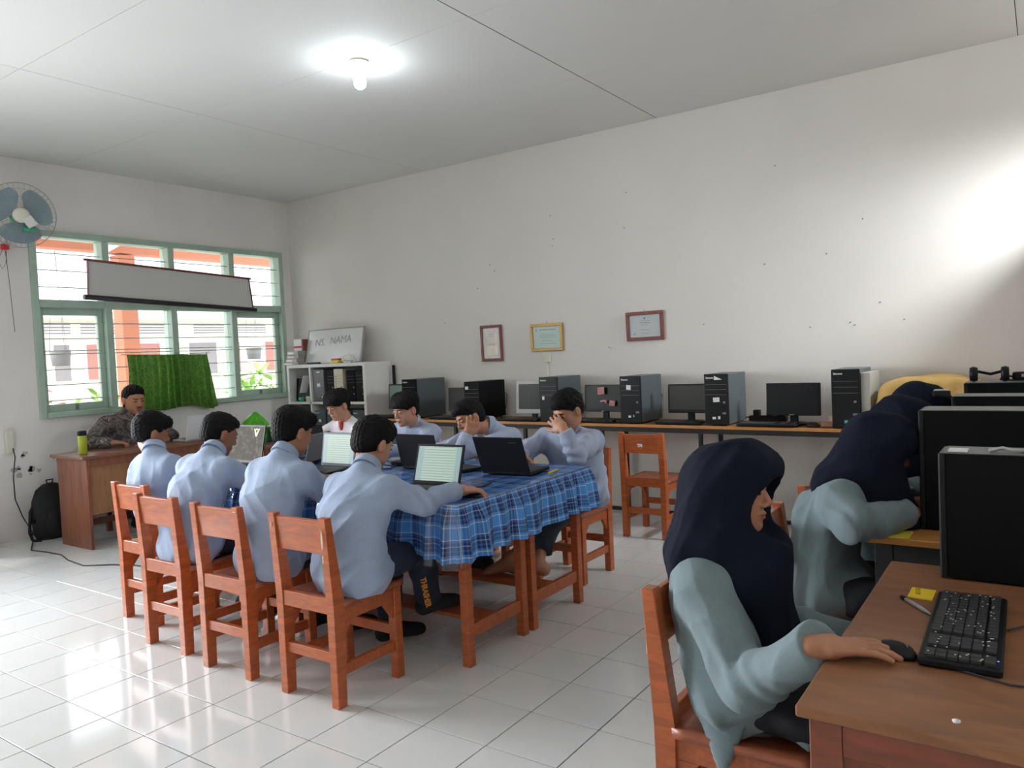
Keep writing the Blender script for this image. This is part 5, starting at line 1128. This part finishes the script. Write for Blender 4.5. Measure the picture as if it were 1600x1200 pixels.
t = MB().tube([(0, 0, .004), (.03, .012, .010), (.055, -.005, .006), (.09, .01, .004), (.12, .012, .004)], .005, 6).build('white_wrapper', M_greycable); t.location = (7.135, -3.61, 1.093); single(t, 'twisted pale cable end on the nearest black tower', 'cable')
t = thing('headphones', 'black headphones lying on the farthest black tower', 'headphones', (6.99, -1.93, 1.184))
for x in (.0, .12): MB().lathe([(0, -.015), (.03, -.015), (.035, 0), (.03, .015), (0, .015)], (x, 0, .035), 14, 'X').build('ear_cup', M_black, t)
MB().tube([(.0, 0, .05), (.01, .06, .045), (.06, .10, .03), (.11, .06, .045), (.12, 0, .05)], .007, 7).build('headband', M_black, t)
t = thing('cable_bundle', 'dark bundled adapter on the farthest black tower beside the headphones', 'adapter', (7.19, -1.90, 1.184)); MB().box((0, 0, .022), (.11, .05, .04), bev=.012).build('adapter', M_black, t); MB().box((.0, -.027, .026), (.04, .002, .012)).build('adapter_label', M_greycable, t); MB().tube([(-.055, 0, .02), (-.09, .02, .03), (-.10, 0, .008), (-.05, -.03, .006)], .004, 5).build('cord', M_cable, t)
t = thing('webcam', 'small dark webcam with a grey top on the desk row behind the second girl', 'webcam', (6.925, -2.58, 1.165)); MB().box((0, 0, .012), (.06, .04, .024), bev=.006).build('body', M_black, t); MB().box((0, 0, .026), (.05, .03, .004), bev=.001).build('grey_top', M_silver, t)
kb = keyboard('black keyboard on the nearest brown desk', (7.11, -4.06, .752), -PI/2+.02, w=.47, d=.145, lit=True)
mouse('small black mouse under the hand of the nearest girl', (7.0, -4.255, .752), -PI/2-.5).scale = (.82, .82, .82)
nt_ = MB().box((0, 0, .002), (.055, .085, .003), rot=(0, .02, 0)).build('sticky_note', M_yellownote); nt_.location = (6.995, -3.82, .752); single(nt_, 'yellow sticky note with writing on the nearest brown desk', 'note')
text('lettering', 'I L L \\ V', .016, mat('brown_ink', (.35, .2, .02), .8), nt_, (-.018, .036, .0042), (0, 0, -PI/2+.1))
t = thing('pen', 'silver and black pen beside the yellow sticky note', 'pen', (7.0, -3.935, .752), rz=-.95); MB().tube([(-.055, 0, .005), (.03, 0, .005)], .005, 8).build('barrel', M_silver, t); MB().tube([(-.075, 0, .005), (-.055, 0, .005)], .0052, 8).build('clip_end', M_black, t); MB().tube([(.03, 0, .005), (.055, 0, .005)], .0048, 8, r2=.002).build('tip', M_silver, t)
single(MB().lathe([(.006, 0), (.007, .003), (0, .005)], (7.129, -4.514, .752), 9).build('chalk_crumb', M_paper), 'tiny white crumb on the nearest brown desk', 'crumb')
single(MB().tube([(7.035, -4.262, .757), (7.06, -4.27, .756), (7.2, -4.32, .756), (7.3, -4.30, .756), (7.4, -4.1, .756)], .0022, 6).build('cable', M_cable), 'thin mouse cable passing in front of the nearest keyboard', 'cable')
single(MB().tube([(7.185, -4.02, .758), (7.23, -3.95, .757), (7.32, -3.88, .757), (7.4, -3.7, .757)], .0022, 6).build('cable', M_cable), 'thin keyboard cable on the nearest brown desk', 'cable')
o = MB().box((0, 0, .003), (.06, .10, .005), bev=.001).build('yellow_pencil_case', M_yellow); o.location = (6.86, -3.20, .752); single(o, 'thin yellow-green slip under the arm of the second girl', 'slip')
g1c = chair(6.605, -4.0, -PI/2, 'orange wooden school chair of the nearest girl', 'chairs of the girls')
chair(6.60, -3.12, -PI/2+.02, 'orange wooden school chair of the second girl', 'chairs of the girls')
chair(6.59, -2.42, -PI/2, 'orange wooden school chair of the third girl', 'chairs of the girls')
chair(6.58, -1.80, -PI/2, 'orange wooden school chair of the farthest girl', 'chairs of the girls')
# tall cupboard added unseen in the right corner: it shades the lower part of the back wall
cp = thing('shading_cupboard', 'unseen tall brown cupboard added in the right corner to shade the wall', 'cupboard', (7.72, -.27, 0)); MB().bx(-.30, .30, -.25, .25, 0, 2.14, .004).build('body', M_deskside, cp)
for s in (-1, 1): d_ = MB().bx(min(s*.004, s*.295), max(s*.004, s*.295), -.27, -.25, .08, 2.10, .003).build('door', M_desk, cp); MB().lathe([(.01, 0), (.012, -.02), (0, -.024)], (s*.05, -.27, 1.1), 10, 'Y').build('handle', M_silver, d_)

# ---------------------------------------------------------------- the people
def legs_fwd(pel, yaw, kx=.40, ky=0, az=.07, spread=.11, foot=.19, ax=.0, kz=.50):
    p = A3(*pel); f = A3(math.cos(yaw), math.sin(yaw), 0); l = A3(-f[1], f[0], 0); out = []
    for q in (1, -1):
        K = p+f*kx+l*q*spread; K[2] = kz; An = K-f*(.02+ax)+l*q*.0; An[2] = az+.03; T = An+f*foot; T[2] = .032; out.append((K, An, T))
    return out
N_ = -PI/2; Pp = PI/2
D0 = (0, 0, 1)
o4 = person('person in pale blue shirt nearest the camera, back turned, right arm on the table', (4.795, -3.725, .52), (4.80, -3.60, .895), (4.75, -3.50, 1.025), (.12, .9, -.42),
  [((4.50, -3.50, .72), (4.68, -3.36, .80), (.15, .95, 0), D0, -1), ((5.035, -3.49, .775), (5.085, -3.315, .805), (.55, .83, -.05), (0, 0, 1), 1)],
  [((4.66, -3.34, .50), (4.575, -3.28, .09), (4.65, -3.10, .033)), ((4.87, -3.36, .53), (4.815, -3.245, .25), (4.865, -3.07, .205))],
  hair='top', body_yaw=Pp, seed=4, skin=M_skin2, curls=(.5, .75), hem=.432, res=.9)
sh_ = A3(4.87, -3.36, .53); an_ = A3(4.815, -3.245, .25); ax_ = V(an_-sh_).normalized(); cm = (CAM-V(sh_)).normalized(); nz = (cm-ax_*cm.dot(ax_)).normalized(); by = nz.cross(ax_)
tx = text('lettering', 'THRASHER', .036, M_orangeprint, None, (0, 0, 0), (0, 0, 0), bold=.0015)
pos = V(sh_)+ax_*.115+nz*.071-by*.02
tx.matrix_world = Matrix(((ax_.x, by.x, nz.x, pos.x), (ax_.y, by.y, nz.y, pos.y), (ax_.z, by.z, nz.z, pos.z), (0, 0, 0, 1))); bpy.context.view_layer.update()
tx.parent = o4; tx.matrix_parent_inverse = Matrix.Translation(-o4.location)
person('person in pale blue shirt sitting upright, second from the camera on the near side', (4.26, -3.735, .52), (4.285, -3.63, .94), (4.265, -3.55, 1.075), (.10, .95, -.30),
  [((4.03, -3.50, .74), (4.14, -3.30, .80), (.2, .95, 0), D0, -1), ((4.46, -3.46, .74), (4.36, -3.27, .80), (-.2, .95, 0), D0, 1)],
  legs_fwd((4.22, -3.70, .52), Pp), hair='full', body_yaw=Pp, seed=13, skin=M_skin, hem=.432)
person('person in pale blue shirt hunched forward, third from the camera on the near side', (3.62, -3.74, .52), (3.63, -3.57, .92), (3.555, -3.47, 1.04), (.18, .95, -.40),
  [((3.36, -3.45, .74), (3.45, -3.28, .80), (.2, .95, 0), D0, -1), ((3.83, -3.40, .75), (3.74, -3.22, .80), (-.3, .95, 0), D0, 1)],
  legs_fwd((3.62, -3.70, .52), Pp), hair='crop', body_yaw=Pp, seed=22, skin=M_skin3, hem=.432, sw=.175, belly=.008)
person('person in pale blue shirt at the far left end, before the brown desk', (3.045, -3.51, .52), (3.02, -3.54, .905), (2.935, -3.50, 1.035), (.25, .95, -.25),
  [((2.78, -3.38, .74), (2.86, -3.22, .80), (.2, .95, 0), D0, -1), ((3.20, -3.36, .75), (3.16, -3.18, .80), (-.2, .95, 0), D0, 1)],
  legs_fwd((3.02, -3.52, .52), Pp), hair='full', body_yaw=Pp, seed=31, skin=M_skin3, hem=.432, sw=.155, hs=.97)
o5 = person('person in white school shirt with straight black fringe looking down', (2.72, -1.64, .53), (2.715, -1.77, .915), (2.745, -1.87, 1.065), (-.05, -.9, -.34),
  [((2.95, -1.95, .76), (2.90, -2.16, .80), (.0, -1, 0), D0, -1), ((2.47, -1.95, .76), (2.60, -2.16, .80), (.2, -1, 0), D0, 1)],
  legs_fwd((2.72, -1.64, .53), N_), shirt=M_shirtw, hair='bangs', body_yaw=N_, seed=45, skin=M_skin2, hem=.432, hs=.93, collar='open')
_ = MB(); 
link('undershirt', sdf_mesh('undershirt', [('e', 'u', 0, (2.724, -1.828, .905), (.019, .018, .040), [A3(1, 0, 0), A3(0, 1, 0), A3(0, 0, 1)])], A3(2.65, -1.93, .82), A3(2.79, -1.80, .97), .006, M_red, org=tuple(o5.location)), o5)
person('person in pale blue shirt with a round face looking down at the table', (3.47, -1.72, .53), (3.515, -1.87, .915), (3.555, -1.98, 1.045), (-.12, -.93, -.22),
  [((3.76, -2.08, .76), (3.64, -2.28, .80), (-.3, -1, 0), D0, -1), ((3.26, -2.08, .76), (3.38, -2.28, .80), (.3, -1, 0), D0, 1)],
  legs_fwd((3.45, -1.70, .53), N_), shirt=M_shirt2, hair='bangs', body_yaw=N_, seed=51, skin=M_skin2, hem=.432, full=1.16, sw=.175, belly=.01)
person('person in pale blue shirt resting his cheek on his left hand', (4.20, -1.76, .53), (4.235, -1.90, .90), (4.165, -2.03, .995), (-.35, -.85, -.30),
  [((4.245, -2.235, .80), (4.255, -2.165, .905), (.12, .30, .9), (.75, -.55, .2), -1), ((3.96, -2.10, .78), (4.10, -2.28, .80), (.4, -.9, 0), D0, 1)],
  legs_fwd((4.18, -1.74, .53), N_), shirt=M_shirt2, hair='top', body_yaw=N_, seed=64, skin=M_skin, hem=.432, roll=.25, curls=(.9, .5))
person('person in pale blue shirt at the table end hiding his face behind his hand, barefoot', (4.83, -1.79, .53), (4.815, -1.90, .905), (4.93, -2.06, 1.055), (-.25, -.80, -.42),
  [((5.035, -2.18, .805), (4.975, -2.20, .955), (-.62, .16, .50), (.25, -.9, .25), 1), ((4.58, -2.10, .78), (4.72, -2.27, .80), (.5, -.9, 0), D0, 1)],
  [((4.98, -2.22, .50), (4.775, -2.50, .262), (4.60, -2.52, .150)), ((4.86, -2.20, .50), (4.93, -2.46, .235), (4.755, -2.49, .185))],
  shirt=M_shirt2, hair='top', body_yaw=N_, seed=77, skin=M_skin2, hem=.40, curls=(.75, .5), bare=True, sw=.18, belly=.012, trous=mat('dark_slate_trousers', (.035, .05, .08), .8, noise=(80, .2)), res=.9)
person('person with moustache in dark patterned batik shirt seated behind the brown desk', (.38, -2.30, .54), (.43, -2.28, 1.0), (.47, -2.235, 1.14), (1, -.02, -.16),
  [((.62, -1.98, .79), (.76, -2.26, .785), (.3, -.9, 0), D0, -1), ((.52, -2.66, .81), (.63, -2.53, .79), (.5, .85, -.05), D0, 1)],
  legs_fwd((.38, -2.30, .54), 0, kx=.38), shirt=M_batik, hair='crop', body_yaw=0, seed=83, skin=M_skin, hem=.44, sw=.215, hs=1.10, full=1.12, belly=.03, curls=(1.0, 1.2))
tch = [o for o in COL.objects if o.name.startswith('person') and 'batik' in o.get('label', '')][0]
Hh = A3(.47, -2.235, 1.14); ff, ll_, uu = frame((1, -.02, -.16)); c_ = Hh+(ff*.094-uu*.049)*1.10
link('moustache', sdf_mesh('moustache', [('c', 'u', .002, c_-ll_*.02, c_+ll_*.02, .0042, .0042, ll_, 1)], c_-.035, c_+.035, .002, M_brow, org=tuple(tch.location)), tch)

def veil_prims(front=.24, back=.20, side=1.22):
    def fn(H, f, l, u, neck, fwd, lat, sh, s):
        P = lambda a, b, c: H+(f*a+l*b+u*c)*s; z = A3(0, 0, 1); R = [f, l, u]
        o = [('e', 'u', 0, P(-.012, 0, .026), (.116*s, .096*s, .106*s), R), ('e', 'u', .05, P(.045, 0, .052), (.088*s, .074*s, .064*s), R),
             ('c', 'u', .04, P(.050, 0, .085), P(.104, 0, .080), .022*s, .010*s, l, 2.7), ('c', 'u', .02, P(.085, .045, .068), P(.030, .078, -.05), .018*s, .020*s, u, 1), ('c', 'u', .02, P(.085, -.045, .068), P(.030, -.078, -.05), .018*s, .020*s, u, 1),
             ('c', 'u', .06, P(-.02, 0, -.02), P(-.03, 0, -.13), .100*s, .098*s, l, 1.02),
             ('c', 'u', .04, P(.030, 0, -.125), neck+fwd*.125-z*.02, .052, .060, l, 1.25),
             ('c', 'u', .07, P(-.01, 0, -.13), neck+fwd*.085-z*.10, .080, .085, lat, 1.35),
             ('c', 'u', .05, neck+fwd*.085-z*.10, neck+fwd*.15-z*front, .085, .072, lat, side),
             ('c', 'u', .06, P(-.045, 0, -.08), neck-fwd*.045-z*.05, .080, .070, lat, 1.35), ('c', 'u', .05, neck-fwd*.065-z*.05, neck-fwd*.085-z*back, .066, .045, lat, 1.7),
             ('c', 's', .008, P(.108, 0, -.032), P(.24, 0, -.045), .078*s, .088*s, u, 1.14)]
        return o
    return fn
g1 = person('person in navy headscarf and grey-green shirt nearest the camera, right hand on a mouse', (6.585, -4.0, .53), (6.535, -4.0, .865), (6.572, -4.0, 1.025), (1, .02, -.06),
  [((6.62, -3.79, .60), (6.84, -3.78, .58), (1, -.1, 0), D0, -1), ((6.665, -4.225, .60), (6.868, -4.335, .772), (.90, .40, .03), (-.05, .0, 1), 1)],
  legs_fwd((6.585, -4.0, .53), 0, kx=.40), shirt=M_shirtg, trous=mat('black_skirt', (.008, .009, .014), .85), hair=None, body_yaw=0, seed=91, skin=M_skin, hem=.432, veil=veil_prims(.30, .20, 1.15), curls=(.4, .30), sw=.150, shoulders=((6.53, -3.86, .80), (6.535, -4.135, .785)), sleeve=1.12, res=.72, collar=False, backbulge=.015)
yy = A3(0, 1, 0); ex = [('c', 'u', .02, A3(6.58, -4.125, .56), A3(6.595, -4.195, .365), .10, .012, yy, .30), ('c', 'u', .02, A3(6.67, -4.10, .56), A3(6.79, -4.15, .455), .07, .012, yy, .5)]
link('shirt_tail', sdf_mesh('shirt_tail', ex, A3(6.35, -4.32, .30), A3(6.95, -4.0, .68), .006, M_shirtg, wr=folds(97, .003), org=tuple(g1.location)), g1)
person('person in navy headscarf leaning over the desk, second from the camera on the right', (6.60, -3.07, .53), (6.685, -3.05, .90), (6.775, -3.03, 1.02), (1, .12, -.42),
  [((6.75, -2.80, .80), (6.86, -2.90, .80), (.4, .9, .05), D0, -1), ((6.735, -3.285, .80), (6.875, -3.10, .805), (-.1, .95, .05), (0, 0, 1), 1)],
  legs_fwd((6.60, -3.05, .53), 0, kx=.40), shirt=M_shirtg, trous=MATS['black_skirt'], hair=None, body_yaw=0, seed=104, skin=M_skin3, hem=.432, veil=veil_prims(.16, .24, 1.1), sw=.165, sleeve=1.15, res=.85, collar=False, backbulge=.05)
person('person in navy headscarf bent over a desk, third from the camera on the right', (6.60, -2.45, .53), (6.68, -2.45, .90), (6.765, -2.45, 1.03), (1, .1, -.35),
  [((6.75, -2.24, .80), (6.87, -2.32, .80), (.6, .7, .0), D0, -1), ((6.74, -2.66, .80), (6.86, -2.58, .80), (.4, .9, .0), D0, 1)],
  legs_fwd((6.60, -2.45, .53), 0, kx=.40), shirt=M_shirtg, trous=MATS['black_skirt'], hair=None, body_yaw=0, seed=112, skin=M_skin3, hem=.432, veil=veil_prims(.18, .2), sw=.155, collar=False)
person('person in navy headscarf farthest from the camera on the right, before the mustard cloth', (6.60, -1.85, .53), (6.67, -1.85, .925), (6.755, -1.85, 1.055), (1, .1, -.3),
  [((6.75, -1.64, .80), (6.87, -1.70, .80), (.6, -.7, .0), D0, -1), ((6.74, -2.04, .80), (6.86, -1.96, .80), (.4, .9, .0), D0, 1)],
  legs_fwd((6.60, -1.85, .53), 0, kx=.40), shirt=M_shirtg, trous=MATS['black_skirt'], hair=None, body_yaw=0, seed=118, skin=M_skin3, hem=.432, veil=veil_prims(.18, .2), sw=.155, collar=False)

# ---------------------------------------------------------------- put every origin at the base of its thing
bpy.context.view_layer.update()
for o in [x for x in COL.objects if x.parent is None and x.type in ('EMPTY', 'MESH') and x.get('kind') != 'structure' and x.location.length < 1e-6 and Vector(x.rotation_euler).length < 1e-6]:
    pts = []
    def gather(q):
        if q.type == 'MESH': pts.extend(q.matrix_world @ V(c) for c in q.bound_box)
        for k in q.children: gather(k)
    gather(o)
    if not pts: continue
    b = V(((min(p.x for p in pts)+max(p.x for p in pts))/2, (min(p.y for p in pts)+max(p.y for p in pts))/2, min(p.z for p in pts)))
    if o.type == 'MESH': o.data.transform(Matrix.Translation(-b))
    o.location = b
    for k in o.children: k.location = k.location-b
